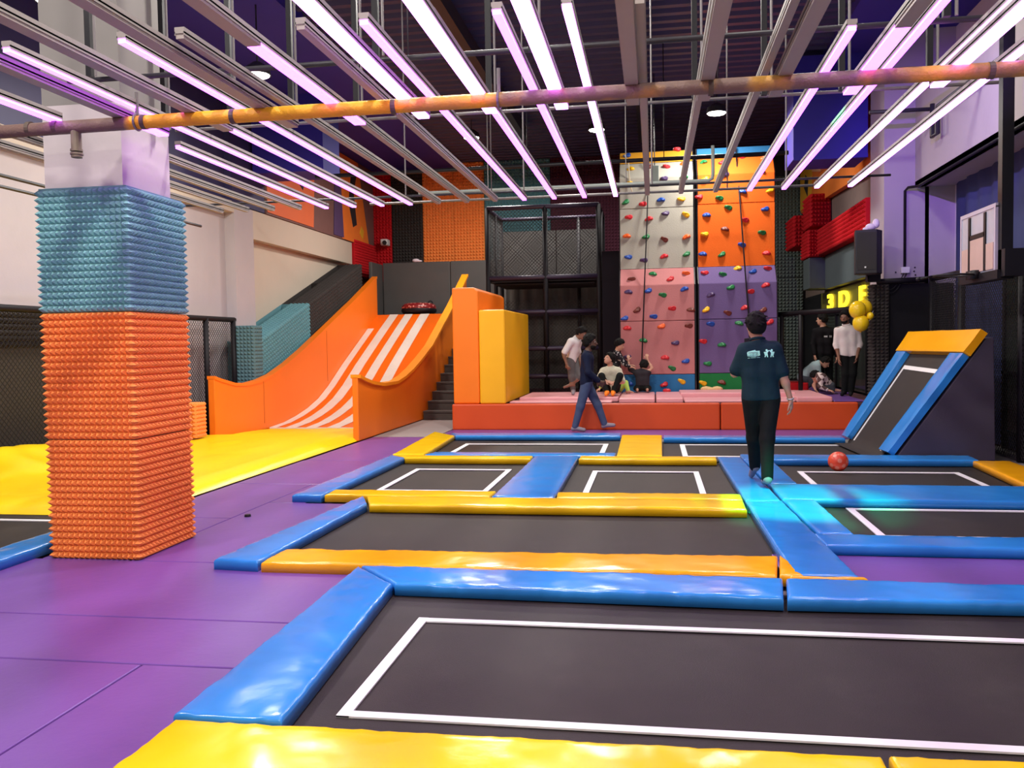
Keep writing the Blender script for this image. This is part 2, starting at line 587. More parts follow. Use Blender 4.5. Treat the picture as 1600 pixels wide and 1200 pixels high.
for a in ((-7, -2.42, 1.0, 3.79, 'purple floor mat in the lower left corner, nearest the camera'),
          (-2.42, -1.86, 1.0, 3.79, 'narrow purple floor mat tucked along the front blue pad, below the other mats'),
          (-7, -1.86, 3.79, 4.46, 'slim purple floor mat running crosswise, second from the camera'),
          (-7, -1.9, 4.46, 5.68, 'wide purple floor mat right before the foam clad pillar'),
          (-4.60, -3.7, 7.2, 9.07, 'long purple floor mat beside the pillar and the yellow airbag'),
          (-3.7, -2.8, 5.68, 7.96, 'purple floor mat between the middle trampoline and the pillar'),
          (-3.7, -3.32, 7.96, 9.07, 'narrow purple floor mat beside the blue pad of the left square trampoline'),
          (-4.4, -3.7, 5.68, 7.2, 'short purple floor mat hugging the base of the pillar'),
          (-4.6, -3.3, 9.07, 11.0, 'purple floor mat left of the trampoline with the blue divider'),
          (-4.58, -3.25, 11.0, 13.88, 'purple floor mat in front of the slide side and the stairs'),
          (-3.52, 3.3, 13.9, 15.08, 'purple strip of floor mat along the red platform front'),
          (.8, 4.3, 5.44, 6.3, 'purple floor mat on the right behind the front blue pads')):
    mat_piece(*a)
mb = MB(); mb.box(-4.58, -3.54, 13.9, 17.06, -.03, 0)
tag(mb.build('floor_carpet', mat('warm_grey_carpet', (.30, .26, .25), .9, var=.08, vscale=10, bump=.2, bscale=120)), 'grey carpet patch at the foot of the stairs', 'carpet')


# ------------------------------------------------------------------ vinyl pads
def pad(q, m, label, z1=.075, z0=0.0, r=.020, wr=.006, step=.06, group='padded edges of the trampolines', name='edge_pad', parent=None, seed=0):
    """q: near-left, near-right, far-right, far-left footprint; soft rounded cushion with creases"""
    q = [Vector((*p, 0)) for p in q]
    L = ((q[1] - q[0]).length + (q[2] - q[3]).length) / 2
    W = ((q[3] - q[0]).length + (q[2] - q[1]).length) / 2

    def marks(T):
        rr = min(r, T * .3)
        e = [0, 0, rr * .08, rr * .3, rr * .62, rr]
        n = max(2, int((T - 2 * rr) / step))
        mid = [rr + (T - 2 * rr) * i / n for i in range(1, n)]
        return e + mid + [T - x for x in e[::-1]], rr
    us, ru = marks(L)
    vs_, rv = marks(W)
    off = Vector((seed * 3.1, seed * 1.7, 0))
    V, F = [], []
    nu, nv = len(us), len(vs_)
    for j, v in enumerate(vs_):
        for i, u in enumerate(us):
            a, b = u / L, v / W
            p = q[0] * (1 - a) * (1 - b) + q[1] * a * (1 - b) + q[2] * a * b + q[3] * (1 - a) * b
            du, dv = min(u, L - u), min(v, W - v)
            edge = i in (0, nu - 1) or j in (0, nv - 1)
            z = z1
            hu = 1 - math.sqrt(max(0, 1 - (1 - min(du / ru, 1)) ** 2))
            hv = 1 - math.sqrt(max(0, 1 - (1 - min(dv / rv, 1)) ** 2))
            z -= r * min(1, max(hu, hv))
            c = p + off
            k = 1 + 1.6 * math.exp(-min(du, dv) / .08)
            nz = noise.noise((c.x * 5 + c.y * 3, c.y * 4 - c.x * 2, 0)) * .6 + noise.noise((c.x * 17, c.y * 15, 3)) * .25 * k
            cr = noise.noise((c.x * 26 + c.y * 26, (c.x - c.y) * 5, 7)) * .0045 * math.exp(-min(du, dv) / .05)
            z += cr + wr * nz + .003 * (min(1, min(du, dv) / .15) - .5)
            V.append((p.x, p.y, z0 if edge else z))
    for j in range(nv - 1):
        for i in range(nu - 1):
            F.append((j * nu + i, j * nu + i + 1, (j + 1) * nu + i + 1, (j + 1) * nu + i))
    F.append(tuple(range(nu)) + tuple(j * nu + nu - 1 for j in range(1, nv)) + tuple((nv - 1) * nu + i for i in range(nu - 2, -1, -1)) + tuple(j * nu for j in range(nv - 2, 0, -1)))
    mb = MB(); mb.add(V, F)
    c = sum(q, Vector()) / 4
    o = mb.build(name, m, parent, smooth=True, origin=(c.x, c.y, z0))
    if label:
        tag(o, label, 'pad', group)
    return o


PADS = [
    # front trampoline
    ([(-1.86, 2.1), (.76, 2.1), (.76, 3.10), (-1.84, 3.08)], YELL, 'large yellow pad along the bottom edge of the photo, left of the seam'),
    ([(.785, 2.1), (3.2, 2.1), (3.2, 3.17), (.785, 3.11)], YELL, 'yellow pad in the bottom right corner of the photo'),
    ([(-1.87, 3.12), (-1.42, 3.12), (-1.56, 5.03), (-1.91, 5.42)], BLUE, 'long blue pad down the left side of the front trampoline'),
    ([(-1.545, 5.03), (.70, 4.97), (.755, 5.40), (-1.895, 5.44)], BLUE, 'blue pad across the far side of the front trampoline, left of its seam'),
    ([(.72, 4.97), (3.2, 5.05), (3.2, 5.36), (.775, 5.40)], BLUE, 'blue pad across the far side of the front trampoline, right of its seam'),
    # middle trampoline
    ([(-2.96, 5.50), (-2.63, 5.47), (-2.58, 7.60), (-2.75, 8.0)], BLUE, 'blue pad at the left end of the wide middle trampoline'),
    ([(-2.60, 5.46), (.73, 5.46), (.80, 5.95), (-2.59, 5.84)], AMBER, 'long shiny amber pad along the near side of the middle trampoline'),
    ([(-2.545, 7.56), (.77, 7.58), (.78, 8.0), (-2.715, 8.0)], YELL, 'long yellow pad along the far side of the middle trampoline'),
    ([(.80, 5.41), (1.25, 5.42), (1.24, 5.455), (.80, 5.45)], AMBER, 'thin amber strip of padding between blue pads at the purple mat corner'),
    ([(.745, 5.46), (.89, 5.47), (.86, 5.75), (.815, 5.97)], AMBER, 'folded amber end flap at the right end of the long amber pad'),
    # two square trampolines with the divider
    ([(-3.47, 8.0), (-3.17, 7.98), (-3.15, 10.78), (-3.40, 11.06)], BLUE, 'blue pad left of the two square trampolines, beside the purple floor'),
    ([(-3.15, 8.03), (-1.53, 8.03), (-1.52, 8.34), (-3.16, 8.33)], YELL, 'yellow pad on the near side of the left square trampoline'),
    ([(-1.51, 8.03), (-.92, 8.03), (-.94, 11.02), (-1.50, 11.02)], BLUE, 'wide blue divider pad between the two square trampolines'),
    ([(-.90, 8.03), (.78, 8.03), (.79, 8.33), (-.92, 8.33)], YELL, 'yellow pad on the near side of the right square trampoline'),
    ([(-3.13, 10.75), (-1.52, 10.75), (-1.52, 11.0), (-3.30, 11.02)], YELL, 'yellow pad on the far side of the left square trampoline'),
    ([(-.92, 10.75), (.74, 10.75), (.75, 11.02), (-.92, 11.02)], YELL, 'yellow pad on the far side of the right square trampoline'),
    # far row
    ([(-2.96, 11.06), (-.49, 11.06), (-.49, 11.36), (-2.90, 11.36)], BLUE, 'thin looking blue pad on the near side of the far left trampoline'),
    ([(-3.40, 11.10), (-2.98, 11.10), (-3.10, 13.42), (-3.58, 14.05)], YELL, 'yellow pad at the left end of the far left trampoline'),
    ([(-3.08, 13.42), (-.51, 13.42), (-.51, 13.83), (-3.25, 13.85)], BLUE, 'blue pad beyond the far left trampoline, at the feet of the walking man'),
    ([(-.47, 11.06), (.10, 11.06), (.12, 13.55), (-.49, 13.55)], YELL, 'yellow divider block between the two far trampolines'),
    ([(.14, 13.10), (2.70, 13.10), (2.74, 13.52), (.14, 13.52)], BLUE, 'blue pad on the far side of the far right trampoline, leading to the ramp'),
    ([(1.06, 10.78), (3.70, 10.78), (3.74, 11.24), (1.06, 11.26)], BLUE, 'blue pad between the ramp and the trampoline with the ball'),
    # the diagonal walkway of blue pads under the man in dark polo shirt
    ([(.83, 5.475), (1.21, 5.475), (1.115, 7.99), (.80, 7.99)], BLUE, 'blue pad between the middle trampoline and the purple mat'),
    ([(.80, 8.01), (1.11, 8.01), (1.04, 11.0), (.77, 11.0)], BLUE, 'blue walkway pad where the man in the dark polo shirt steps'),
    ([(1.19, 6.68), (1.44, 6.68), (1.41, 8.08), (1.13, 8.08)], BLUE, 'short blue pad at the left end of the rightmost trampoline'),
    ([(1.12, 8.97), (1.40, 8.97), (1.38, 10.76), (1.06, 10.76)], BLUE, 'blue pad at the left end of the trampoline with the ball'),
    ([(1.13, 8.10), (4.25, 8.10), (4.25, 8.95), (1.12, 8.95)], BLUE, 'broad blue pad in front of the trampoline with the ball'),
    ([(1.17, 6.30), (4.25, 6.30), (4.25, 6.66), (1.15, 6.66)], BLUE, 'blue pad bordering the purple mat on the right'),
    ([(3.52, 9.0), (3.97, 8.98), (4.02, 10.76), (3.62, 10.76)], AMBER, 'amber pad at the right end of the trampoline with the ball'),
    # trampoline left of the pillar
    ([(-4.76, 3.0), (-4.44, 3.0), (-4.44, 7.15), (-4.72, 7.15)], BLUE, 'blue pad left of the pillar, at the left edge of the photo'),
]
for i, (q, m, lab) in enumerate(PADS):
    near = min(p[1] for p in q) < 6
    pad(q, m, lab, seed=i, step=.035 if near else .06, wr=.008 if near else .006)


# ------------------------------------------------------------------ trampolines
def trampoline(x0, x1, y0, y1, lines, label, loop=None, lw=.05):
    t = thing('trampoline', label, 'trampoline', ((x0 + x1) / 2, (y0 + y1) / 2, -.03), 'black trampolines set into the floor')
    mb = MB()
    nx, ny = max(4, int((x1 - x0) / .12)), max(4, int((y1 - y0) / .12))
    V, F = [], []
    for j in range(ny + 1):
        for i in range(nx + 1):
            a, b = i / nx, j / ny
            V.append((x0 + (x1 - x0) * a, y0 + (y1 - y0) * b, -.004 - .012 * (math.sin(math.pi * a) * math.sin(math.pi * b)) ** .5 if 0 < i < nx and 0 < j < ny else -.004))
    for j in range(ny):
        for i in range(nx):
            F.append((j * (nx + 1) + i, j * (nx + 1) + i + 1, (j + 1) * (nx + 1) + i + 1, (j + 1) * (nx + 1) + i))
    mb.add(V, F)
    mb.build('jump_bed', BED, t, smooth=True)
    if lines:
        mb = MB()
        for (ax, ay), (bx, by) in lines:
            k_ = .0012 * (abs(ax - bx) < 1e-6)
            a, b = Vector((ax, ay, -.003 + k_)), Vector((bx, by, -.003 + k_))
            d = (b - a).normalized()
            mb.obox((a + b) / 2, d, d.cross(Vector((0, 0, 1))), (0, 0, 1), (b - a).length / 2 + lw / 2, lw / 2, .004)
        mb.build('white_line', LINE, t)
    return t


def rect(x0, x1, y0, y1):
    return [((x0, y0), (x1, y0)), ((x1, y0), (x1, y1)), ((x1, y1), (x0, y1)), ((x0, y1), (x0, y0))]


trampoline(-1.7, 3.2, 3.0, 5.2, rect(-1.26, 2.6, 3.37, 4.60), 'largest black trampoline in front with a white outline, nearest the camera', lw=.055)
trampoline(-2.7, .82, 5.6, 7.75, None, 'wide plain black trampoline between two long yellow pads')
trampoline(-3.2, -1.48, 8.2, 10.9, rect(-2.83, -1.71, 8.75, 10.27), 'left square trampoline beside the blue divider pad', lw=.06)
trampoline(-.96, .82, 8.2, 10.9, rect(-.68, .47, 8.65, 10.2), 'right square trampoline beside the blue walkway', lw=.06)
trampoline(-3.15, -.45, 11.2, 13.6, rect(-2.78, -.70, 11.6, 12.93), 'far left trampoline below the walking man', lw=.07)
trampoline(.05, 2.85, 11.1, 13.2, [((.40, 11.6), (.40, 12.9)), ((.40, 12.9), (2.72, 12.9)), ((.40, 11.6), (2.72, 11.6))], 'far right trampoline running up to the sloped ramp', lw=.07)
trampoline(1.35, 3.95, 8.9, 10.95, rect(1.63, 3.29, 9.2, 10.28), 'trampoline with the red ball lying on it', lw=.06)
trampoline(1.38, 4.3, 6.55, 8.2, rect(1.70, 4.1, 6.95, 8.05), 'trampoline at the right edge, under the green light', lw=.06)
trampoline(-7.45, -4.7, 3.0, 7.2, rect(-7.1, -4.87, 3.3, 6.97), 'black trampoline left of the foam clad pillar', lw=.05)

# ------------------------------------------------------------------ ramp at the right
t = thing('trampoline_ramp', 'sloped trampoline ramp with blue side pads and amber top against the right netting', 'ramp', (3.4, 12.3, 0), None)
NY, FY = 11.28, 13.3


def rp(s, y, h=0.0):
    """point on the ramp slope: s 0..1 from foot to top, y depth, h above the surface"""
    k = (y - NY) / (FY - NY)
    x0, x1 = 2.86 - .12 * k, 3.90 - .24 * k
    d = Vector((x1 - x0, 0, 1.46)).normalized()
    nrm = Vector((-d.z, 0, d.x))
    return Vector((x0 + (x1 - x0) * s, y, .03 + 1.46 * s)) + nrm * h


mb = MB()
a, b = rp(0, NY, -.035), rp(1, NY, -.035)
c, d = rp(0, FY, -.035), rp(1, FY, -.035)
mb.add([(a.x, NY, 0), (b.x, NY, b.z), (4.02, NY, b.z + .02), (4.05, NY, 0), (c.x, FY, 0), (d.x, FY, d.z), (4.02, FY, d.z + .02), (4.05, FY, 0)],
       [(0, 1, 2, 3), (4, 7, 6, 5), (0, 4, 5, 1), (1, 5, 6, 2), (2, 6, 7, 3), (0, 3, 7, 4)])
mb.build('ramp_body', mat('plum_grey_padding', (.06, .048, .075), .6, var=.1, bump=.15, bscale=90), t, bevel=.012)
mb = MB()
V, F = [], []
for i in range(13):
    for j in range(9):
        s = -.10 + 1.0 * i / 12
        yy = NY + .25 + (FY - NY - .5) * j / 8
        p = rp(max(s, 0), yy, .012) if s > 0 else Vector((rp(0, yy).x + s * 2.2, yy, .012))
        V.append(p)
for i in range(12):
    for j in range(8):
        F.append((i * 9 + j, (i + 1) * 9 + j, (i + 1) * 9 + j + 1, i * 9 + j + 1))
mb.add(V, F)
mb.build('jump_bed', BED, t, smooth=True)
mb = MB()


def ramp_strip(s0, y0, s1, y1, wd):
    p, q = rp(s0, y0, .016), rp(s1, y1, .016)
    dd = (q - p).normalized()
    nrm = (rp(.5, 12, 1) - rp(.5, 12)).normalized()
    mb.obox((p + q) / 2, dd, dd.cross(nrm), nrm, (q - p).length / 2, wd / 2, .004)


ramp_strip(.02, NY + .43, .70, NY + .43, .05)
ramp_strip(.02, FY - .42, .72, FY - .42, .05)
ramp_strip(.70, NY + .34, .72, FY - .40, .06)
mb.build('white_line', LINE, t)


def ramp_pad(s0, s1, y0, y1, h, m, name):
    V, F = [], []
    n, k = 26, 8
    for i in range(n + 1):
        for j in range(k + 1):
            s = s0 + (s1 - s0) * i / n
            yy = y0 + (y1 - y0) * j / k
            e = i in (0, n) or j in (0, k)
            wv = .008 * noise.noise((s * 9, yy * 5, 2))
            V.append(rp(s, yy, (h + wv) * (1 if not e else .93)))
    for i in range(n):
        for j in range(k):
            F.append((i * (k + 1) + j, (i + 1) * (k + 1) + j, (i + 1) * (k + 1) + j + 1, i * (k + 1) + j + 1))
    ring = [i * (k + 1) for i in range(n + 1)] + [n * (k + 1) + j for j in range(1, k + 1)] + [i * (k + 1) + k for i in range(n - 1, -1, -1)] + [j for j in range(k - 1, 0, -1)]
    top = len(V)
    for q in ring:
        V.append(V[q])
    base = len(V)
    for q in ring:
        i, j = divmod(q, k + 1)
        V.append(rp(s0 + (s1 - s0) * i / n, y0 + (y1 - y0) * j / k, .0))
    m_ = len(ring)
    for q in range(m_):
        F.append((top + q, top + (q + 1) % m_, base + (q + 1) % m_, base + q))
    mb = MB(); mb.add(V, F)
    return mb.build(name, m, t, smooth=True)


ramp_pad(.02, .84, NY - .02, NY + .34, .085, BLUE, 'side_pad')
ramp_pad(.02, .86, FY - .30, FY + .02, .085, BLUE, 'side_pad')
ramp_pad(.845, 1.03, NY - .04, FY + .03, .10, AMBER, 'top_pad')

# ------------------------------------------------------------------ foam clad pillar
mb = MB(); mb.box(-4.31, -3.70, 5.76, 6.38, -.03, 3.25)
mb.cur = 1
mb.box(-4.31, -3.70, 5.76, 6.38, 3.25, Z_C)
o = struct(mb.build('trim_6', [WALL, mat('grey_bare_plaster', (.24, .225, .21), .85, var=.12, vscale=2.5, dirt_sheen=.3, dirt_sheen_col=(.13, .12, .12))]))


def sleeve(z0, z1, rows, m, label, tilt):
    a, b, c, d = -4.31 - tilt, -3.64 + tilt * .3, 5.70, 6.44
    cols = 16
    mb = MB()
    mb.pyramids((a, c, z0), (b - a, 0, 0), (0, 0, z1 - z0), (0, -1, 0), cols, rows, .042)
    mb.pyramids((b, c, z0), (0, d - c, 0), (0, 0, z1 - z0), (1, 0, 0), cols, rows, .042)
    mb.pyramids((b, d, z0), (a - b, 0, 0), (0, 0, z1 - z0), (0, 1, 0), cols, rows, .042)
    mb.pyramids((a, d, z0), (0, c - d, 0), (0, 0, z1 - z0), (-1, 0, 0), cols, rows, .042)
    # folded corners: double pyramids bridging the faces
    for (x, y, sx, sy) in ((a, c, -1, -1), (b, c, 1, -1), (b, d, 1, 1), (a, d, -1, 1)):
        for j in range(rows):
            zz0, zz1 = z0 + (z1 - z0) * j / rows, z0 + (z1 - z0) * (j + 1) / rows
            zm = (zz0 + zz1) / 2
            e = .045
            mb.add([(x, y, zz0), (x, y, zz1), (x + sx * .022, y + sy * .022, zm), (x - sx * e * .6, y + sy * .03, zm), (x + sx * .03, y - sy * e * .6, zm)],
                   [(0, 2, 3), (1, 3, 2), (0, 4, 2), (1, 2, 4), (0, 3, 1), (0, 1, 4)])
    o = mb.build('foam_sleeve', m)
    return tag(o, label, 'foam padding', 'foam sleeves on the pillar')


sleeve(0.0, .86, 18, ORF, 'orange pyramid foam sleeve on the pillar, lowest, standing on the purple mat', 0.0)
sleeve(.865, 1.77, 18, ORF, 'orange pyramid foam sleeve on the pillar, upper half just below the teal one', 0.005)
sleeve(1.775, 2.645, 18, TEALF, 'teal pyramid foam sleeve on top of the orange ones on the pillar', .01)
mb = MB(); mb.box(-4.32, -3.64, 5.70, 6.44, 2.64, 2.655)
o = tag(mb.build('foam_edge', TEALF), 'thin flat top edge of the teal foam on the pillar', 'foam padding')

# ------------------------------------------------------------------ yellow airbag
V, F = [], []
nx, ny = 60, 110
for j in range(ny + 1):
    for i in range(nx + 1):
        a, b = i / nx, j / ny
        y = 7.2 + 8.0 * b
        xr = -4.64
        xl = -7.42 if y > 13.3 else -7.5
        xl = max(xl, -7.0) if y > 13.25 else xl
        x = xl + (xr - xl) * a
        ed = min(min(x - xl, xr - x) / .25, (y - 7.2) / .25, 1)
        h = .10 * max(0, ed) ** .5
        h += .30 * math.exp(-((x + 7.3) / .55) ** 2) * max(0, min(1, (y - 7.5) / 1.0)) * max(0, min(1, (11.5 - y) / 1.5)) * (1 + .5 * noise.noise((x * 2.5, y * 2.2, 0)))
        if y > 13.2:
            h = min(h, .115 - .105 * (y - 13.2) / 2.0)
        h += .012 * noise.noise((x * 3, y * 1.6, 1)) * ed + .02 * noise.noise((x * 5, y * 6, 4)) * max(0, 1 - (y - 7.2) / 1.5) * ed
        V.append((x, y, max(h, -.02)))
for j in range(ny):
    for i in range(nx):
        F.append((j * (nx + 1) + i, j * (nx + 1) + i + 1, (j + 1) * (nx + 1) + i + 1, (j + 1) * (nx + 1) + i))
mb = MB(); mb.add(V, F)
o = mb.build('landing_airbag', AIRB, smooth=True, origin=(-6, 10, -.02))
tag(o, 'big flat yellow landing airbag at the foot of the slide', 'airbag')

# ------------------------------------------------------------------ slide
t = thing('slide', 'large orange slide with white stripes and padded side walls', 'slide', (-5.9, 17.5, 0))
SURF = [(15.25, .02), (15.9, .055), (16.5, .13), (17.1, .24), (17.7, .40), (18.3, .64), (19.2, 1.08), (20.2, 1.53), (21.1, 1.93), (21.95, 2.30)]


def strip(x0, x1, dz, m, name, y1=99):
    pts = [(y, z) for y, z in SURF if y <= y1]
    mb = MB()
    for (ya, za), (yb, zb) in zip(pts[:-1], pts[1:]):
        mb.add([(x0, ya, za + dz), (x1, ya, za + dz), (x1, yb, zb + dz), (x0, yb, zb + dz)], [(0, 1, 2, 3)])
    return mb.build(name, m, t, smooth=True)


SL = mat('slide_orange', (.93, .155, .006), .35, var=.04)
SLW = mat('slide_white_stripe', (.78, .70, .62), .45, var=.08, vscale=5, dirt_sheen=.2, dirt_sheen_col=(.5, .42, .35))
mb = MB()
poly = SURF + [(21.95, 2.1), (19.2, .85), (17.7, .2), (16.5, -.02), (15.25, -.02)]
mb.prism(poly, 'x', -7.04, -4.70)
mb.build('slide_surface', SL, t)
for x0, x1, ye in ((-7.03, -6.87, 21.1), (-6.71, -6.49, 99), (-6.31, -6.10, 99), (-5.90, -5.66, 99)):
    strip(x0, x1, .006, SLW, 'white_stripe', ye)
mb = MB(); mb.box(-7.0, -4.7, 15.22, 15.26, -.01, .026); mb.build('lip', SLW, t)
LT = [(13.29, 1.02), (13.5, .97), (14.0, .875), (14.5, .85), (15.0, .89), (15.5, .97), (16.2, 1.16), (17.0, 1.42), (17.92, 1.75), (20.23, 2.59), (21.95, 3.26)]
RT = [(13.25, 1.02), (13.5, .96), (13.9, .89), (14.5, .83), (15.3, .83), (15.8, .90), (16.36, 1.02), (17.0, 1.20), (17.84, 1.46), (19.95, 2.40), (21.6, 3.22)]
mb = MB(); mb.prism(LT + [(21.95, 0), (13.29, 0)], 'x', -7.16, -7.04); mb.build('side_wall', ORNG, t, bevel=.015)
mb = MB(); mb.prism(RT + [(21.6, 0), (13.25, 0)], 'x', -4.70, -4.60); mb.build('side_wall', ORNG, t, bevel=.015)
for T, x0, x1 in ((RT, -4.72, -4.55), (LT, -7.17, -7.03)):
    mb = MB()
    n = len(T)
    V, F = [], []
    for y, z in T:
        V += [(x0, y, z - .02), (x1, y, z - .02), (x1, y, z + .035), (x0, y, z + .035)]
    for i in range(n - 1):
        for k in range(4):
            F.append((i * 4 + k, i * 4 + (k + 1) % 4, (i + 1) * 4 + (k + 1) % 4, (i + 1) * 4 + k))
    F += [(0, 1, 2, 3), (4 * n - 4, 4 * n - 3, 4 * n - 2, 4 * n - 1)]
    mb.add(V, F)
    mb.build('wall_cap', ORCAP if x0 > -5 else ORNG, t)
mb = MB()
SEAM = mat('dark_orange_seam', (.45, .07, .004), .6)
for yy, za, zb in ((15.1, .12, .88), (18.3, .75, 1.85)):
    mb = MB(); mb.box(-7.042, -7.036, yy - .006, yy + .006, za, zb); mb.build('seam', SEAM, t)
# top deck of the slide and stairs
mb = MB(); mb.box(-7.3, -3.5, 22.0, 23.85, 0, 2.29)
tag(mb.build('deck', GCARP), 'grey raised deck at the top of the slide and stairs', 'deck')
t = thing('stairs', 'narrow grey carpeted stairs between the slide and the orange box', 'stairs', (-4.05, 17.05, 0))
for k in range(13):
    mb = MB()
    y0 = 17.08 + .375 * k
    mb.box(-4.57, -3.53, y0, 22.0, .176 * k, .176 * (k + 1))
    mb.box(-4.57, -3.53, y0 - .025, y0 + .05, .176 * (k + 1) - .03, .176 * (k + 1) + .003)
    mb.build('step', GCARP, t)
# tube on the deck
t = thing('swim_ring', 'dark red patterned inflatable ring lying at the top of the slide', 'inflatable ring', (-6.05, 22.35, 2.30))
RINGM = mat('red_spotted_vinyl', (.32, .03, .03), .35, var=.1)
nt = RINGM.node_tree
b = nt.nodes['Principled BSDF']
vo = nt.nodes.new('ShaderNodeTexVoronoi'); vo.inputs['Scale'].default_value = 16
tcn = nt.nodes.new('ShaderNodeTexCoord'); nt.links.new(tcn.outputs['Object'], vo.inputs['Vector'])
rpn = nt.nodes.new('ShaderNodeValToRGB')
rpn.color_ramp.elements[0].color = (.75, .30, .25, 1); rpn.color_ramp.elements[1].color = (.20, .01, .012, 1)
rpn.color_ramp.elements[0].position = .25; rpn.color_ramp.elements[1].position = .42
nt.links.new(vo.outputs['Distance'], rpn.inputs[0]); nt.links.new(rpn.outputs[0], b.inputs['Base Color'])
Q = Euler((-.03, 0, 0)).to_matrix()
mb = MB(); mb.torus((-6.05, 22.38, 2.47), .30, .155, 40, 14, rot=Q, rz=.125); mb.build('ring_top', RINGM, t, smooth=True)
mb = MB(); mb.torus((-6.05, 22.38, 2.405), .30, .165, 40, 14, rot=Q, rz=.105); mb.build('ring_base', BLACK, t, smooth=True)
mb = MB(); mb.torus((-5.72, 22.3, 2.60), .05, .018, 16, 8, rot=Euler((1.4, 0, .4)).to_matrix()); mb.build('handle', BLACK, t, smooth=True)


# ------------------------------------------------------------------ padded back walls
def gpad(x0, x1, y, z0, z1, label):
    mb = MB(); mb.box(x0, x1, y, y + .09, z0, z1)
    tag(mb.build('wall_pad', GPAD, bevel=.02), label, 'wall pad', 'charcoal wall pads')


gpad(-7.24, -5.37, 23.1, 2.30, 3.74, 'charcoal wall pad above the slide top, behind the inflatable ring')
gpad(-5.36, -4.30, 23.1, 2.30, 3.74, 'charcoal wall pad above the stairs, beside the seam')
gpad(-4.29, -3.3, 23.1, 2.30, 3.74, 'charcoal wall pad just left of the net tower')
gpad(-3.9, -2.45, 22.6, 2.3, 4.40, 'taller charcoal wall pad seen through the net tower, left')
gpad(-2.44, -1.2, 22.6, 2.3, 4.40, 'taller charcoal wall pad seen through the net tower, right')
mb = MB(); mb.box(-7.34, -7.25, 22.2, 23.15, 2.3, 3.70)
tag(mb.build('wall_pad', GPAD, bevel=.02), 'charcoal pad on the left side of the slide top, facing the deck', 'wall pad', 'charcoal wall pads')
mb = MB(); mb.box(-3.9, -1.0, 22.7, 23.9, .5, 2.3)
struct(mb.build('trim_7', BLKM))


def foam_panel(x0, x1, z0, z1, m, label, y=23.95, pitch=.085):
    mb = MB()
    mb.pyramids((x0, y, z0), (x1 - x0, 0, 0), (0, 0, z1 - z0), (0, -1, 0), int((x1 - x0) / pitch), int((z1 - z0) / pitch), .055)
    mb.box(x0, x1, y - .002, y + .04, z0, z1)
    tag(mb.build('pyramid_foam', m), label, 'foam panel', 'pyramid foam panels on the back wall')


foam_panel(-7.86, -7.22, 3.3, 6.5, REDF, 'red foam panel on the back wall, in the left corner')
foam_panel(-7.20, -6.33, 3.6, 6.5, BLKF, 'charcoal foam panel on the back wall, between red and orange')
foam_panel(-6.31, -5.44, 3.6, 6.52, ORF, 'orange foam panel on the back wall, left one of the two')
foam_panel(-5.43, -4.57, 3.6, 6.52, ORF, 'orange foam panel on the back wall, right one beside the teal')
foam_panel(-4.55, -2.74, 3.6, 6.52, TEALW, 'teal foam panel on the back wall above the net tower')
foam_panel(-2.72, -.85, 3.9, 6.55, MARF, 'maroon foam panel on the back wall left of the climbing wall')
foam_panel(3.0, 3.88, 0.45, 3.1, GRNF, 'dark green foam panel in the right corner beside the climbing wall, lower')
foam_panel(3.0, 3.88, 3.12, 5.75, GRNF, 'dark green foam panel in the right corner beside the climbing wall, upper')
# red foam wrapped on left wall corner
mb = MB(); mb.pyramids((-7.7, 22.15, 3.35), (0, 1.8, 0), (0, 0, .95), (1, 0, 0), 20, 13, .05); mb.box(-7.95, -7.7, 22.15, 23.92, 3.35, 4.30)
tag(mb.build('pyramid_foam', REDF), 'red foam panel wrapped on the left wall corner under the mural', 'foam panel')
# camera on the red foam
t = thing('security_camera', 'small white security camera on the red foam corner', 'camera', (-7.35, 23.85, 4.35))
mb = MB(); mb.box(-7.45, -7.25, 23.6, 23.88, 4.28, 4.46); mb.build('camera_housing', WHITEP, t, bevel=.03)
mb = MB(); mb.tube([(-7.33, 23.6, 4.36), (-7.30, 23.52, 4.34)], .06, 14); mb.build('lens', BLKM, t)
# diagonal foam blocks beside the slide


def dfoam(y0, y1, m, label):
    s = .325
    zt = lambda y: 1.62 + (y - 15.5) * s
    h = .86
    mb = MB()
    A, B = (-7.30, y0, zt(y0) - h), (-7.30, y1, zt(y1) - h)
    n = int((y1 - y0) / .085)
    mb.pyramids(A, (0, y1 - y0, (y1 - y0) * s), (0, 0, h), (1, 0, 0), n, 11, .04)
    V = []
    for x in (-7.925, -7.30):
        V += [(x, y0, zt(y0) - h), (x, y1, zt(y1) - h), (x, y1, zt(y1)), (x, y0, zt(y0))]
    mb.add(V, [(0, 1, 2, 3), (0, 3, 7, 4), (1, 5, 6, 2), (0, 4, 5, 1)])
    mb.pyramids((-7.30, y0, zt(y0)), (0, y1 - y0, (y1 - y0) * s), (-.44, 0, 0), (0, 0, 1), n, 5, .03)
    tag(mb.build('foam_block', m), label, 'foam block', 'sloping foam blocks along the slide')


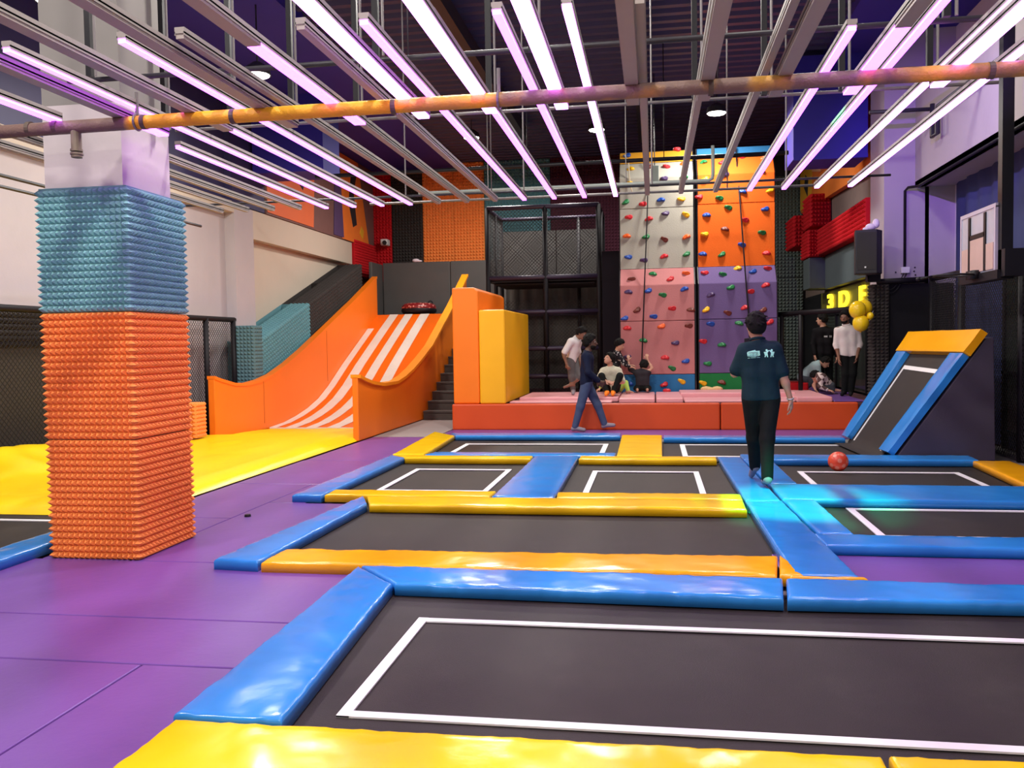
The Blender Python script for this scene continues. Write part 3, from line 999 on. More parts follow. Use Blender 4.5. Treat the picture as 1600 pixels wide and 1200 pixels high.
dfoam(15.5, 18.0, TEALW, 'teal foam block sloping up the wall beside the slide')
dfoam(18.02, 19.7, BLKF, 'black foam block sloping up beside the slide, next to the teal one')
dfoam(19.72, 21.5, BLKF, 'black foam block sloping up beside the slide, topmost')
mb = MB(); mb.pyramids((-7.55, 15.1, .15), (.35, 0, 0), (0, 0, 1.76), (0, -1, 0), 5, 26, .03)
mb.pyramids((-7.2, 15.1, .15), (0, .33, 0), (0, 0, 1.76), (1, 0, 0), 4, 26, .03); mb.box(-7.55, -7.2, 15.1, 15.43, .15, 1.91)
tag(mb.build('pyramid_foam', mat('grey_teal_foam', (.10, .19, .22), .92, var=.1)), 'grey teal foam panel standing upright behind the slide wall, beside the teal block', 'foam panel')
mb = MB(); mb.pyramids((-6.95, 12.5, .125), (0, .3, 0), (0, 0, .54), (1, 0, 0), 5, 9, .035); mb.pyramids((-7.22, 12.5, .125), (.27, 0, 0), (0, 0, .54), (0, -1, 0), 4, 9, .035)
mb.box(-7.22, -6.95, 12.5, 12.8, .125, .665)
tag(mb.build('foam_block', ORF), 'small orange foam block behind the pillar, beside the netting', 'foam block')

# ------------------------------------------------------------------ netting fences


def fence(name_label, x, ys, z1, y0, y1, nety, pitch=.075, rail=.045):
    t = thing('netting_fence', name_label, 'fence', (x, (y0 + y1) / 2, -.02))
    for yy in ys:
        mb = MB(); mb.tube([(x, yy, -.02), (x, yy, z1)], .05, 10); mb.build('post', BLACK, t, smooth=True)
    mb = MB(); mb.tube([(x, y0, z1), (x, y1, z1)], rail, 10); mb.build('top_rail', BLACK, t, smooth=True)
    mb = MB(); net(mb, (x - .02, nety[0], 0), (0, nety[1] - nety[0], 0), (0, 0, z1), pitch, .0045); mb.build('netting', NET, t)
    return t


fence('black netting fence along the left wall behind the pillar', -7.6, (3.4, 5.7, 8.0, 11.6, 14.1, 15.1), 2.02, 3.0, 15.15, (3.0, 15.1))
t = fence('black netting fence along the right wall behind the ramp', 4.37, (7.2, 9.3, 11.38, 13.5, 14.85), 2.42, 6.0, 14.88, (6.0, 14.85), pitch=.07)
t = thing('netting_fence', 'short dark netting fence across the right corner in front of the pillar', 'fence', (4.0, 15.1, 0))
mb = MB(); mb.tube([(3.55, 14.9, 2.40), (4.30, 14.9, 2.42)], .045, 8); mb.build('top_rail', BLACK, t, smooth=True)
mb = MB(); mb.box(3.76, 4.72, 14.95, 14.98, 0, 2.36); mb.build('screen', mat('black_screen_cloth', (.010, .009, .013), .9, bump=.3, bscale=120), t)
mb = MB(); mb.pyramids((3.48, 14.90, .46), (.26, 0, 0), (0, 0, 1.9), (0, -1, 0), 4, 34, .035); mb.pyramids((3.48, 15.12, .46), (0, -.22, 0), (0, 0, 1.9), (-1, 0, 0), 4, 34, .035)
mb.box(3.48, 3.74, 14.9, 15.12, .46, 2.35)
tag(mb.build('foam_post', BLKF), 'black foam wrapped post behind the balloons', 'post')
t = thing('barrier', 'black padded railing beside the climbing wall, before the shop glass', 'railing', (3.0, 17.2, .47))
mb = MB(); mb.tube([(2.36, 17.65, 1.98), (3.66, 16.4, 2.03)], .05, 10); mb.build('top_rail', BLACK, t, smooth=True)
for x, y in ((2.45, 17.56), (2.75, 17.27)):
    mb = MB(); mb.tube([(x, y, .535), (x, y, 1.96)], .045, 10); mb.build('post', BLACK, t, smooth=True)

# ------------------------------------------------------------------ platform with pink mats, boxes
t = thing('platform', 'low platform with red orange padded front below the climbing wall', 'platform', (0, 19, 0))
mb = MB(); mb.box(-3.48, 3.88, 15.2, 23.9, -.02, .435); mb.build('platform_body', mat('platform_carpet', (.12, .05, .06), .9), t)
for x0, x1 in ((-3.52, 1.10), (1.115, 3.32)):
    mb = MB(); mb.box(x0, x1, 15.1, 15.22, -.01, .45); mb.build('front_pad', REDOR, t, bevel=.025)


def pmat(x0, x1, y0, y1, z0, z1, label, m=PINK):
    mb = MB(); mb.box(x0, x1, y0, y1, z0, z1)
    o = mb.build('crash_mat', m, bevel=.02, origin=((x0 + x1) / 2, (y0 + y1) / 2, z0))
    tag(o, label, 'mat', 'pink crash mats on the platform')


pmat(-2.52, -.72, 15.28, 15.62, .44, .48, 'thin pink mat edge along the platform front, left')
pmat(-2.40, -.62, 15.65, 17.3, .44, .53, 'pink crash mat under the bending man in the white shirt')
pmat(-.60, .02, 15.3, 17.25, .44, .525, 'pink crash mat beside the seated boy')
pmat(.04, .50, 15.3, 17.25, .44, .525, 'pink crash mat right of the seated boy, before the blue strip')
pmat(.52, 2.35, 15.3, 16.2, .44, .48, 'lower pink mat of the layered pair before the climbing wall')
pmat(.48, 2.50, 16.22, 17.25, .44, .56, 'upper raised pink mat under the purple climbing panel')
pmat(2.37, 2.95, 15.3, 17.4, .44, .53, 'pink crash mat at the right end, before the crouching people')
pmat(2.6, 3.75, 17.5, 20.0, .44, .47, 'purple mat at the right end of the platform, under the standing men', PURP)
pmat(2.97, 3.46, 15.3, 17.45, .44, .47, 'purple mat piece at the far right front of the platform', PURP)
mb = MB(); mb.box(2.55, 2.95, 17.6, 18.2, .47, .66)
tag(mb.build('foam_cube', REDF, bevel=.02), 'small red foam block on the platform beside the crouching person', 'foam block')

mb = MB(); mb.prism([(-3.50, .453), (-3.03, .453), (-3.03, 2.44), (-3.10, 2.50), (-3.50, 2.50)], 'y', 15.16, 17.9)
tag(mb.build('padded_block', ORNG, bevel=.025), 'tall orange padded block beside the stairs', 'padded block')
mb = MB(); mb.box(-3.02, -2.56, 15.13, 18.1, .453, 2.10)
tag(mb.build('padded_block', YBOX, bevel=.025), 'golden yellow padded block in front of the orange one', 'padded block')

# ------------------------------------------------------------------ net tower
t = thing('net_tower', 'black steel play tower with netting and padded bars', 'tower', (-2.1, 18, .45))
X0, X1, Y0, Y1 = -3.40, -1.09, 18.15, 19.85
TB = mat('dark_violet_padding', (.035, .022, .05), .45, var=.2)
for (x, y) in ((X0, Y0), (-2.19, Y0), (X1, Y0), (X0, Y1), (X1, Y1), (X0, 19.05), (X1, 19.05), (-1.64, Y1), (-2.42, Y1)):
    mb = MB(); mb.tube([(x, y, .45), (x, y, 4.33)], .05 if y == Y0 else .042, 10); mb.build('post', BLACK, t, smooth=True)
for z in (4.32, 2.87, 2.155, 1.395, .815):
    mb = MB(); mb.tube([(X0, Y0, z), (X1, Y0, z)], .048, 10); mb.build('crossbar', TB, t, smooth=True)
    if z > 2:
        mb = MB(); mb.tube([(X0, Y1, z), (X1, Y1, z)], .042, 10); mb.build('crossbar', TB, t, smooth=True)
        for x in (X0, X1):
            mb = MB(); mb.tube([(x, Y0, z), (x, Y1, z)], .042, 10); mb.build('crossbar', TB, t, smooth=True)
mb = MB(); mb.box(X0, X1, Y0 + .05, Y1, 2.79, 2.85)
mb.build('tower_floor', BLACK, t)
mb = MB()
for k in range(9):
    yy = Y0 + .2 + k * .18
    mb.tube([(X0 + .1, yy, 2.75), (X1 - .1, yy, 2.75)], .018, 6)
mb.build('floor_slats', BLKM, t)
for O, U in (((X0, Y0, 2.87), (X1 - X0, 0, 0)), ((X0, Y1, 2.87), (X1 - X0, 0, 0)), ((X0, Y0, 2.87), (0, Y1 - Y0, 0)), ((X1, Y0, 2.87), (0, Y1 - Y0, 0))):
    mb = MB(); net(mb, O, U, (0, 0, 1.45), .075, .0045); mb.build('netting', NET, t)
mb = MB(); net(mb, (X0, Y0 + .02, .5), (X1 - X0, 0, 0), (0, 0, 1.9), .075, .004); mb.build('netting', NET, t)
# dark curtains inside and beside the tower
mb = MB()
for i in range(40):
    x = -3.35 + 2.25 * i / 39
    mb.v.append((x, 20.1 + .03 * math.sin(i * 1.3), .46)); mb.v.append((x, 20.1 + .03 * math.sin(i * 1.3 + .4), 2.82))
mb.f = [(2 * i, 2 * i + 2, 2 * i + 3, 2 * i + 1) for i in range(39)]; mb.mi = [0] * 39
tag(mb.build('curtain', mat('charcoal_cloth', (.10, .09, .08), .85, bump=.3, bscale=6), smooth=True), 'charcoal cloth hung behind the lower part of the net tower', 'curtain')
mb = MB(); mb.box(-1.02, -.67, 18.02, 18.08, .46, 3.35)
tag(mb.build('curtain', mat('black_cloth', (.012, .009, .014), .9)), 'black cloth filling the gap between tower and climbing wall', 'curtain')

# ------------------------------------------------------------------ climbing walls
HM = {k: mat('hold_' + n_, c, .45, var=.05) for k, n_, c in (('Y', 'yellow', (.9, .5, .01)), ('R', 'red', (.6, .02, .03)), ('G', 'green', (.01, .18, .05)), ('B', 'blue', (.01, .07, .38)),
      ('O', 'coral', (.85, .13, .02)), ('P', 'plum', (.07, .035, .12)), ('N', 'brown', (.16, .03, .02)))}
HOLD = {}


def hold_mesh(kind, col):
    if (kind, col) in HOLD:
        return HOLD[kind, col]
    V, F = [], []
    n, m = 12, 6
    r = random.Random(kind * 11 + 3)
    ph = [r.uniform(0, 6) for _ in range(3)]
    for i in range(m + 1):
        t_ = i / m
        for k in range(n):
            a = 2 * math.pi * k / n
            rr = .72 * (.085 + .018 * math.sin(2 * a + ph[0]) + .012 * math.sin(3 * a + ph[1])) * (1 - t_ ** 2.2 * (.75 if kind else .9))
            dz = .05 * math.sin(math.pi * t_ * .5) * (1 + .35 * math.sin(a + ph[2]))
            V.append((rr * 1.15 * math.cos(a), -dz - (.0), rr * .85 * math.sin(a) + (.02 * t_ if kind == 2 else 0)))
    for i in range(m):
        for k in range(n):
            F.append((i * n + k, i * n + (k + 1) % n, (i + 1) * n + (k + 1) % n, (i + 1) * n + k))
    F.append(tuple(range(m * n, m * n + n)))
    mb = MB(); mb.add(V, F)
    o = mb.build('hold', HM[col], smooth=True)
    me = o.data
    bpy.data.objects.remove(o)
    HOLD[kind, col] = me
    return me


PROF = [(.45, 17.36), (.86, 17.36), (1.91, 17.36), (2.60, 17.38), (2.95, 17.66), (4.12, 17.66), (4.72, 17.64), (5.06, 17.90), (5.30, 17.98)]


def prof(z):
    for (z0, y0), (z1, y1) in zip(PROF[:-1], PROF[1:]):
        if z <= z1:
            return y0 + (y1 - y0) * (z - z0) / (z1 - z0)
    return PROF[-1][1]


def climbing_wall(x0, x1, bands, holds, label):
    t = thing('climbing_wall', label, 'climbing wall', ((x0 + x1) / 2, 17.6, .45), 'climbing wall panels')
    mb = MB()
    V = [(y, z) for z, y in PROF] + [(18.15, 5.30), (18.15, .45)]
    mb.prism(V, 'x', x0 - .02, x1 + .02)
    mb.build('backing', BLKM, t, origin=None)
    for zlo, zhi, m in bands:
        zs = [zlo + .004] + [z for z, y in PROF if zlo + .01 < z < zhi - .01] + [zhi - .004]
        mb = MB()
        V, F = [], []
        for z in zs:
            y = prof(z)
            V += [(x0, y - .03, z), (x1, y - .03, z), (x1, y + .01, z), (x0, y + .01, z)]
        n = len(zs)
        for i in range(n - 1):
            for k in range(4):
                F.append((i * 4 + k, i * 4 + (k + 1) % 4, (i + 1) * 4 + (k + 1) % 4, (i + 1) * 4 + k))
        F += [(0, 1, 2, 3), (n * 4 - 4, n * 4 - 3, n * 4 - 2, n * 4 - 1)]
        mb.add(V, F)
        mb.build('climbing_panel', m, t, bevel=.012)
    base = wl(t)
    for i, (hx, hy, c) in enumerate(holds):
        px, py_ = 940 + .35 * hx, 220 + .35 * hy
        X = -.62 + (px - 970) * .01214
        Z = .52 + (611 - py_) * .01255
        o = bpy.data.objects.new('hold', hold_mesh(i % 3, c))
        COL.objects.link(o)
        o.parent = t
        o.location = Vector((X, prof(Z) - .028, Z)) - base
        o.rotation_euler = (0, random.uniform(-.35, .35), 0)
        o['label'] = {'Y': 'yellow', 'R': 'red', 'G': 'green', 'B': 'blue', 'O': 'coral', 'P': 'plum', 'N': 'brown'}[c] + ' climbing hold'
    return t


def tex(name, col):
    return mat(name, col, .8, var=.08, vscale=3, bump=.25, bscale=60, dirt_sheen=.12, dirt_sheen_col=tuple(c * .6 for c in col))


CGREY, CPINK, CBLUE, CYEL = tex('climb_grey', (.42, .40, .34)), tex('climb_pink', (.52, .20, .20)), tex('climb_blue', (.03, .17, .38)), tex('climb_yellow', (.85, .40, .03))
CORA, CPUR, CGRN = tex('climb_orange', (.78, .13, .012)), tex('climb_purple', (.15, .10, .25)), tex('climb_green', (.015, .19, .05))
HL = [(133, 113, 'Y'), (223, 107, 'N'), (300, 112, 'R'), (376, 98, 'O'), (118, 45, 'B'), (350, 28, 'R'), (125, 184, 'Y'), (208, 188, 'R'), (288, 170, 'P'), (377, 166, 'G'), (111, 266, 'G'),
      (190, 278, 'R'), (272, 262, 'B'), (366, 262, 'Y'), (125, 334, 'R'), (216, 344, 'R'), (293, 323, 'P'), (385, 333, 'Y'), (114, 417, 'O'), (203, 424, 'G'), (287, 439, 'N'), (386, 430, 'O'),
      (121, 512, 'B'), (192, 529, 'P'), (284, 513, 'R'), (387, 507, 'G'), (137, 615, 'N'), (233, 592, 'G'), (312, 618, 'R'), (384, 595, 'O'), (121, 672, 'P'), (211, 669, 'B'), (277, 690, 'G'),
      (373, 665, 'B'), (160, 753, 'N'), (319, 750, 'R'), (402, 757, 'N'), (103, 789, 'B'), (235, 784, 'B'), (114, 832, 'R'), (270, 827, 'O'), (393, 828, 'N'), (187, 888, 'G'), (332, 902, 'P'),
      (115, 962, 'P'), (284, 965, 'R'), (378, 983, 'B'), (316, 1014, 'G'), (121, 1080, 'B'), (280, 1085, 'R'), (359, 1073, 'Y')]
HR = [(467, 95, 'G'), (553, 102, 'R'), (640, 78, 'R'), (740, 88, 'O'), (473, 180, 'Y'), (563, 164, 'P'), (720, 156, 'P'), (445, 256, 'R'), (537, 266, 'G'), (639, 240, 'B'), (761, 241, 'Y'),
      (576, 309, 'G'), (478, 337, 'B'), (739, 321, 'B'), (650, 366, 'R'), (560, 401, 'N'), (470, 421, 'Y'), (725, 424, 'G'), (460, 508, 'B'), (546, 513, 'G'), (636, 475, 'B'), (744, 513, 'R'),
      (468, 594, 'R'), (548, 605, 'G'), (614, 577, 'Y'), (681, 594, 'B'), (748, 583, 'R'), (490, 693, 'P'), (580, 664, 'G'), (666, 684, 'R'), (731, 657, 'R'), (470, 758, 'Y'), (565, 775, 'N'),
      (640, 752, 'R'), (720, 765, 'N'), (490, 822, 'B'), (615, 820, 'G'), (750, 817, 'R'), (456, 897, 'R'), (538, 913, 'G'), (476, 995, 'G'), (454, 1081, 'Y'), (537, 1077, 'N')]
climbing_wall(-.63, .79, [(.46, .86, CBLUE), (.86, 1.90, CPINK), (1.90, 2.94, CPINK), (2.94, 4.12, CGREY), (4.12, 5.05, CGREY), (5.05, 5.29, CYEL)], HL, 'left climbing wall panel, grey above and pink below, with coloured holds')
climbing_wall(.88, 2.33, [(.46, .87, CGRN), (.87, 1.91, CPUR), (1.91, 2.94, CPUR), (2.94, 4.15, CORA), (4.15, 5.08, CORA), (5.08, 5.30, CBLUE)], HR, 'right climbing wall panel, orange above and purple below, with coloured holds')
for pts, r, lab in (([(-.06, 17.72, 5.1), (-.10, 17.5, 3.9), (-.16, 17.28, 2.6), (-.22, 17.28, 1.2), (-.26, 17.26, .6)], .012, 'black rope hanging down the grey and pink climbing panel'),
                    ([(1.62, 17.85, 5.3), (1.68, 17.5, 4.0), (1.75, 17.26, 2.6), (1.80, 17.26, 1.95), (1.82, 17.24, 1.2)], .014, 'black rope hanging down the orange and purple climbing panel')):
    mb = MB(); mb.tube(pts, r, 8)
    tag(mb.build('rope', BLACK, smooth=True), lab, 'rope', 'climbing ropes')
mb = MB(); mb.tube([(-.52, 17.7, 5.2), (-.45, 17.6, 5.0), (-.43, 17.58, 4.6), (-.37, 17.56, 4.4)], .012, 6)
tag(mb.build('rope', mat('cream_cord', (.6, .52, .38), .8), smooth=True), 'short cream cord dangling at the top left of the climbing wall', 'rope')
for k, (x, y, z, r) in enumerate(((1.0, 17.26, .57, .07), (1.08, 17.2, .56, .06), (1.2, 17.22, .57, .07), (.25, 17.2, .55, .05))):
    mb = MB(); mb.ell((x, y, z), (r * 1.6, r, r * .8), 8, 5)
    c = 'R' if k == 3 else 'Y'
    tag(mb.build('loose_foam_piece', mat('pale_foam_crumb', (.75, .5, .25), .9) if k < 3 else HM['R']), ['pale foam scrap left at the green strip', 'small pale foam scrap in the middle at the green strip', 'pale foam scrap right at the green strip', 'red scrap on the mat before the blue strip'][k], 'scrap')
# light box hung above the climbing wall
t = thing('junction_box', 'pale green grey box hanging before the top of the grey climbing panel', 'box', (.05, 16.9, 4.62))
mb = MB(); mb.box(-.02, .13, 16.85, 16.97, 4.42, 4.80); mb.build('box_body', mat('grey_green_metal', (.28, .34, .30), .5), t, bevel=.01)
mb = MB(); mb.tube([(.05, 16.9, 4.8), (.05, 16.9, 6.52)], .01, 6); mb.build('hanger', BLKM, t)

# ------------------------------------------------------------------ light strips hung in two rows
def led_strip(x, y0, y1, z, mode, label, group, wd=.062):
    """mode: 'on', 'bright', 'off', ('part', y) lit from y to y1"""
    t = thing('light_strip', label, 'light strip', (x, (y0 + y1) / 2, z), group)
    h = wd / 2
    mb = MB()
    mb.box(x - h, x + h, y0, y1, z + .020, z + .052)
    mb.box(x - h, x - h + .004, y0, y1, z + .010, z + .03)
    mb.box(x + h - .004, x + h, y0, y1, z + .010, z + .03)
    mb.build('housing', HOUS, t)
    segs = [(y0, y1, mode)] if not isinstance(mode, tuple) else [(y0, mode[1], 'off'), (mode[1], y1, 'on')]
    for a, b, md in segs:
        mb = MB(); mb.box(x - h + .005, x + h - .005, a + .004, b - .004, z - .006, z + .022)
        mb.build('diffuser', {'on': LED, 'bright': LEDW, 'off': DIFF}[md], t)
    return t


ORD = ['first', 'second', 'third', 'fourth', 'fifth', 'sixth', 'seventh', 'eighth', 'ninth', 'tenth', 'eleventh', 'twelfth', 'thirteenth', 'fourteenth',
       'fifteenth', 'sixteenth', 'seventeenth', 'eighteenth', 'nineteenth', 'twentieth', 'twenty-first', 'twenty-second', 'twenty-third']
ZL = 3.1
# far row, ending above the slide foot
FAR = [(-5.02, 'off'), (-4.70, 'off'), (-4.38, 'off'), (-4.05, 'off'), (-3.72, 'on'), (-3.385, 'on'), (-3.05, 'on'), (-2.715, 'on'), (-2.39, 'off'), (-2.06, 'off'), (-1.735, 'off'),
       (-1.405, 'on'), (-1.07, 'on'), (-.735, 'on'), (-.395, 'bright'), (-.05, 'off'), (.31, 'off'), (.675, 'off'), (1.03, 'on'), (1.385, 'on'), (1.72, 'bright'), (2.06, 'bright')]
for i, (x, md) in enumerate(FAR):
    led_strip(x, 6.55 if x < -3.65 and x > -4.4 else 4.85 if abs(x - 1.03) < .01 else 4.26, 9.78, ZL, md,
              ('glowing violet' if md != 'off' else 'unlit grey') + ' light strip, ' + ORD[i] + ' from the left in the far row', 'light strips in the far row', wd=.054)
# near row, ending just behind the rusty pipe
NEAR = [(-4.08, 'on', 5.6), (-3.60, ('part', 5.7), 6.15), (-3.07, 'off', 6.12), (-2.57, 'off', 6.12), (-2.07, ('part', 4.3), 6.15), (-1.58, 'bright', 6.08), (-1.09, 'bright', 6.05), (-.60, 'bright', 6.05),
        (-.12, 'off', 6.05), (.34, 'off', 6.05), (.80, 'off', 6.05), (1.28, ('part', 4.7), 6.1), (1.80, 'bright', 6.05)]
NEAR = [(x * .968, md, y1 * .968) for x, md, y1 in NEAR]
for i, (x, md, y1) in enumerate(NEAR):
    nm = 'partly lit violet' if isinstance(md, tuple) else 'unlit grey' if md == 'off' else 'dazzling violet white'
    led_strip(x, 2.6, y1, ZL - .055, md, nm + ' light strip, ' + ORD[i] + ' from the left in the near row', 'light strips in the near row', wd=.088)


def bar(p, q, r, m, label, n=8, cat='bar', name='frame_bar', group='ceiling frame bars', rods=()):
    mb = MB(); mb.tube([p, q], r, n)
    for x in rods:
        mb.tube([(x, p[1], p[2]), (x, p[1], Z_C + .03)], .008, 6)
    return tag(mb.build(name, m, smooth=True), label, cat, group)


bar((-5.6, 9.72, 3.19), (2.45, 9.72, 3.19), .013, DSTEEL, 'thin dark bar carrying the far ends of the far light strips')
bar((-3.66, 6.42, 3.20), (2.3, 6.42, 3.20), .012, STEEL, 'grey bar crossing behind the pillar between the two rows of strips')
bar((-3.66, 5.15, 3.21), (2.5, 5.15, 3.21), .017, DSTEEL, 'grey frame bar above the rusty pipe nearer the camera')
bar((-3.6, 8.3, 3.86), (2.3, 8.3, 3.86), .02, DSTEEL, 'higher dark bar behind the near hangers', rods=(-2.3, .6))
bar((-5.9, 15, 4.52), (2.2, 15, 4.54), .035, BLKM, 'black bar high in front of the back wall foam', cat='bar', rods=(-2.1, .2))
t = thing('conduit', 'pale green grey conduit pipe bending up in front of the climbing wall', 'conduit', (-1.3, 14, 3.97))
mb = MB(); mb.tube([(-3.75, 14, 3.97), (.86, 14, 3.97), (.92, 14, 4.0), (.93, 14, 4.08), (.93, 14, 4.5)], .028, 8); mb.build('conduit_pipe', mat('grey_green_conduit', (.25, .28, .27), .5), t, smooth=True)
for x in (-2.6, -.4):
    mb = MB(); mb.tube([(x, 14, 3.98), (x, 14, Z_C + .03)], .008, 6); mb.build('hanger', STEEL, t)
# second row of thin rod with clips
bar((-3.6, 11.0, 3.33), (1.9, 11.0, 3.33), .016, STEEL, 'thin grey rod further back behind the far light strip ends', rods=(-2.0, .9))
for k, (x, y, zb) in enumerate(((-3.58, 6.2, 3.15), (-3.05, 6.2, 3.15), (-2.57, 6.2, 3.15), (-2.07, 6.2, 3.15), (-1.09, 6.2, 3.15), (-.62, 5.0, 3.15), (-.1, 6.2, 3.15), (.34, 6.2, 3.15), (.80, 6.2, 3.15), (1.30, 6.2, 3.15), (1.85, 6.2, 3.15),
                               (-2.75, 9.7, 3.2), (-1.4, 9.7, 3.2), (.0, 9.7, 3.2), (1.4, 9.7, 3.2), (-3.4, 5.05, 3.2), (-1.55, 5.05, 3.2), (1.6, 5.05, 3.2))):
    t = thing('hanger', '%s steel hanger rod of the light frame, counted from the left in the %s line' % (ORD[k if k < 11 else k - 11], 'front' if k < 11 else 'rear'), 'hanger', (x, y, zb), 'hanger rods of the light frame')
    mb = MB(); mb.tube([(x, y, zb), (x, y, Z_C + .02)], .009, 6); mb.build('rod', STEEL, t)
    if k < 11 or k > 14:
        mb = MB(); mb.box(x - .065, x - .028, y - .005, y + .03, zb, Z_C + .02); mb.build('strap', BLKM, t)

# rusty yellow pipe with a capped stub
PIPE = mat('rusty_yellow_pipe', (.42, .22, .12), .55, var=.3, vscale=8, bump=.3, bscale=60)
nt = PIPE.node_tree
b = nt.nodes['Principled BSDF']
tcn = nt.nodes.new('ShaderNodeTexCoord')
sx = nt.nodes.new('ShaderNodeSeparateXYZ'); nt.links.new(tcn.outputs['Object'], sx.inputs[0])
nz = nt.nodes.new('ShaderNodeTexNoise'); nz.inputs['Scale'].default_value = 2.3; nz.inputs['Detail'].default_value = 6
nt.links.new(tcn.outputs['Object'], nz.inputs['Vector'])
rp1 = nt.nodes.new('ShaderNodeValToRGB')     # yellow paint mostly between the pillar and the middle
for e, (p, c) in zip(rp1.color_ramp.elements, ((0, 0), (1, 0))):
    e.position = p; e.color = (c, c, c, 1)
for p, c in ((.20, .0), (.225, 1), (.36, .95), (.45, .45), (.55, .3), (.70, .22), (.86, .4), (.93, .6)):
    e = rp1.color_ramp.elements.new(p); e.color = (c, c, c, 1)
mr = nt.nodes.new('ShaderNodeMapRange'); mr.inputs[1].default_value = -5.2; mr.inputs[2].default_value = 3.2
nt.links.new(sx.outputs[0], mr.inputs[0]); nt.links.new(mr.outputs[0], rp1.inputs[0])
ad = nt.nodes.new('ShaderNodeMath'); ad.operation = 'ADD'; nt.links.new(rp1.outputs[0], ad.inputs[0])
nt.links.new(nz.outputs['Fac'], ad.inputs[1])
rp2 = nt.nodes.new('ShaderNodeValToRGB'); rp2.color_ramp.elements[0].position = .78; rp2.color_ramp.elements[1].position = 1.0
rp2.color_ramp.elements[0].color = (.20, .12, .10, 1); rp2.color_ramp.elements[1].color = (.86, .42, .015, 1)
nt.links.new(ad.outputs[0], rp2.inputs[0]); nt.links.new(rp2.outputs[0], b.inputs['Base Color'])
t = thing('pipe', 'rusty yellow painted pipe crossing the hall in front of the pillar', 'pipe', (0, 5.42, 3.0))
t.location = (0, 5.42, 3.0)
mb = MB(); mb.tube([(-5.6, 5.42, 2.985), (-3.0, 5.42, 3.005), (0, 5.42, 3.01), (3.4, 5.42, 3.0)], .044, 16); mb.build('pipe_run', PIPE, t, smooth=True)
for x in (-4.15, -3.95, -3.31, -2.68, -1.6, .35, 1.9):
    mb = MB(); mb.tube([(x - .015, 5.42, 3.003), (x + .015, 5.42, 3.003)], .048, 16); mb.build('coupling', mat('dark_coupling', (.10, .07, .05), .6), t)
ST = mat('olive_stub', (.20, .17, .10), .6, var=.2, vscale=10)
mb = MB(); mb.tube([(-3.81, 5.42, 3.0), (-3.81, 5.42, 2.84)], .034, 14); mb.tube([(-3.81, 5.42, 2.85), (-3.81, 5.42, 2.835)], .04, 14)
mb.tube([(-3.81, 5.42, 2.825), (-3.81, 5.42, 2.812)], .042, 14); mb.tube([(-3.81, 5.42, 2.81), (-3.81, 5.42, 2.795)], .036, 14); mb.build('capped_stub', ST, t)
for x in (-3.36, -.93):
    mb = MB(); mb.torus((x, 5.42, 3.005), .052, .008, 16, 6, rot=Euler((0, math.pi / 2, 0)).to_matrix()); mb.tube([(x, 5.42, 3.05), (x, 5.42, 3.2)], .012, 6); mb.build('hanger_clamp', STEEL, t)
# dark beams and ducts under the ceiling
for k, (x, y0, y1) in enumerate(((-.2, 7, 21), (-2.9, 4, 20))):
    mb = MB(); mb.box(x - .1, x + .1, y0, y1, 6.15, 6.4)
    tag(mb.build('roof_beam', DSTEEL), 'dark steel beam under the ribbed ceiling, ' + ('right one over the walkway' if k == 0 else 'left one over the divider'), 'beam', 'roof beams')
mb = MB(); mb.prism([(2.5, 6.3), (3.05, 6.3), (3.05, 5.75), (2.5, 5.15)], 'y', 16.6, 16.75)
tag(mb.build('ceiling_flap', mat('grey_board', (.16, .16, .19), .7)), 'grey slanted board hanging beside the top of the orange climbing panel', 'board')
# ceiling rails on the left wall
t = thing('curtain_rail', 'pair of thin dark rails running along the upper left wall', 'rail', (-6.8, 8, 3.1))
for x in (-5.9, -6.3):
    mb = MB(); mb.tube([(x, 3, 3.12), (x, 10.9, 3.12)], .02, 6); mb.build('rail', DSTEEL, t)

# ------------------------------------------------------------------ right hand upper things
# red foam balcony band and boxes
mb = MB(); mb.pyramids((3.62, 20.4, 3.35), (.0, -4.45, 0), (0, 0, .56), (-1, 0, 0), 44, 7, .05); mb.box(3.62, 3.94, 15.95, 20.4, 3.35, 3.91)
tag(mb.build('foam_band', REDF), 'long red foam band on the right wall above the dark soffit', 'foam panel')
mb = MB(); mb.pyramids((3.42, 20.42, 3.32), (.3, 0, 0), (0, 0, .6), (0, -1, 0), 5, 8, .045); mb.box(3.42, 3.94, 20.42, 21.3, 3.32, 3.92); mb.pyramids((3.42, 21.3, 3.32), (0, -.88, 0), (0, 0, .6), (-1, 0, 0), 9, 8, .045)
tag(mb.build('foam_block', REDF), 'red foam block ending the red band, above the grey box', 'foam block')
mb = MB(); mb.pyramids((3.50, 21.5, 4.02), (0, -.9, 0), (0, 0, .72), (-1, 0, 0), 9, 8, .05); mb.pyramids((3.5, 20.6, 4.02), (.42, 0, 0), (0, 0, .72), (0, -1, 0), 6, 8, .05); mb.box(3.5, 3.93, 20.6, 21.5, 4.02, 4.74)
tag(mb.build('foam_block', REDF), 'red foam cube hanging below the orange picture', 'foam block')
mb = MB(); mb.pyramids((3.40, 22.3, 3.75), (.4, 0, 0), (0, 0, .75), (0, -1, 0), 5, 8, .05); mb.box(3.4, 3.93, 22.3, 23.5, 3.75, 4.5); mb.pyramids((3.40, 23.5, 3.75), (0, -1.2, 0), (0, 0, .75), (-1, 0, 0), 9, 8, .05)
tag(mb.build('foam_block', REDF), 'red foam cube furthest back beside the green foam corner', 'foam block')
SOF = mat('dark_slate_padding', (.085, .11, .115), .6, var=.12)
mb = MB(); mb.box(3.44, 3.94, 20.45, 21.25, 2.62, 3.31)
tag(mb.build('soffit_box', SOF, bevel=.015), 'dark slate box jutting out beside the shop sign', 'box')
mb = MB(); mb.box(3.78, 3.945, 15.95, 20.44, 2.60, 3.34)
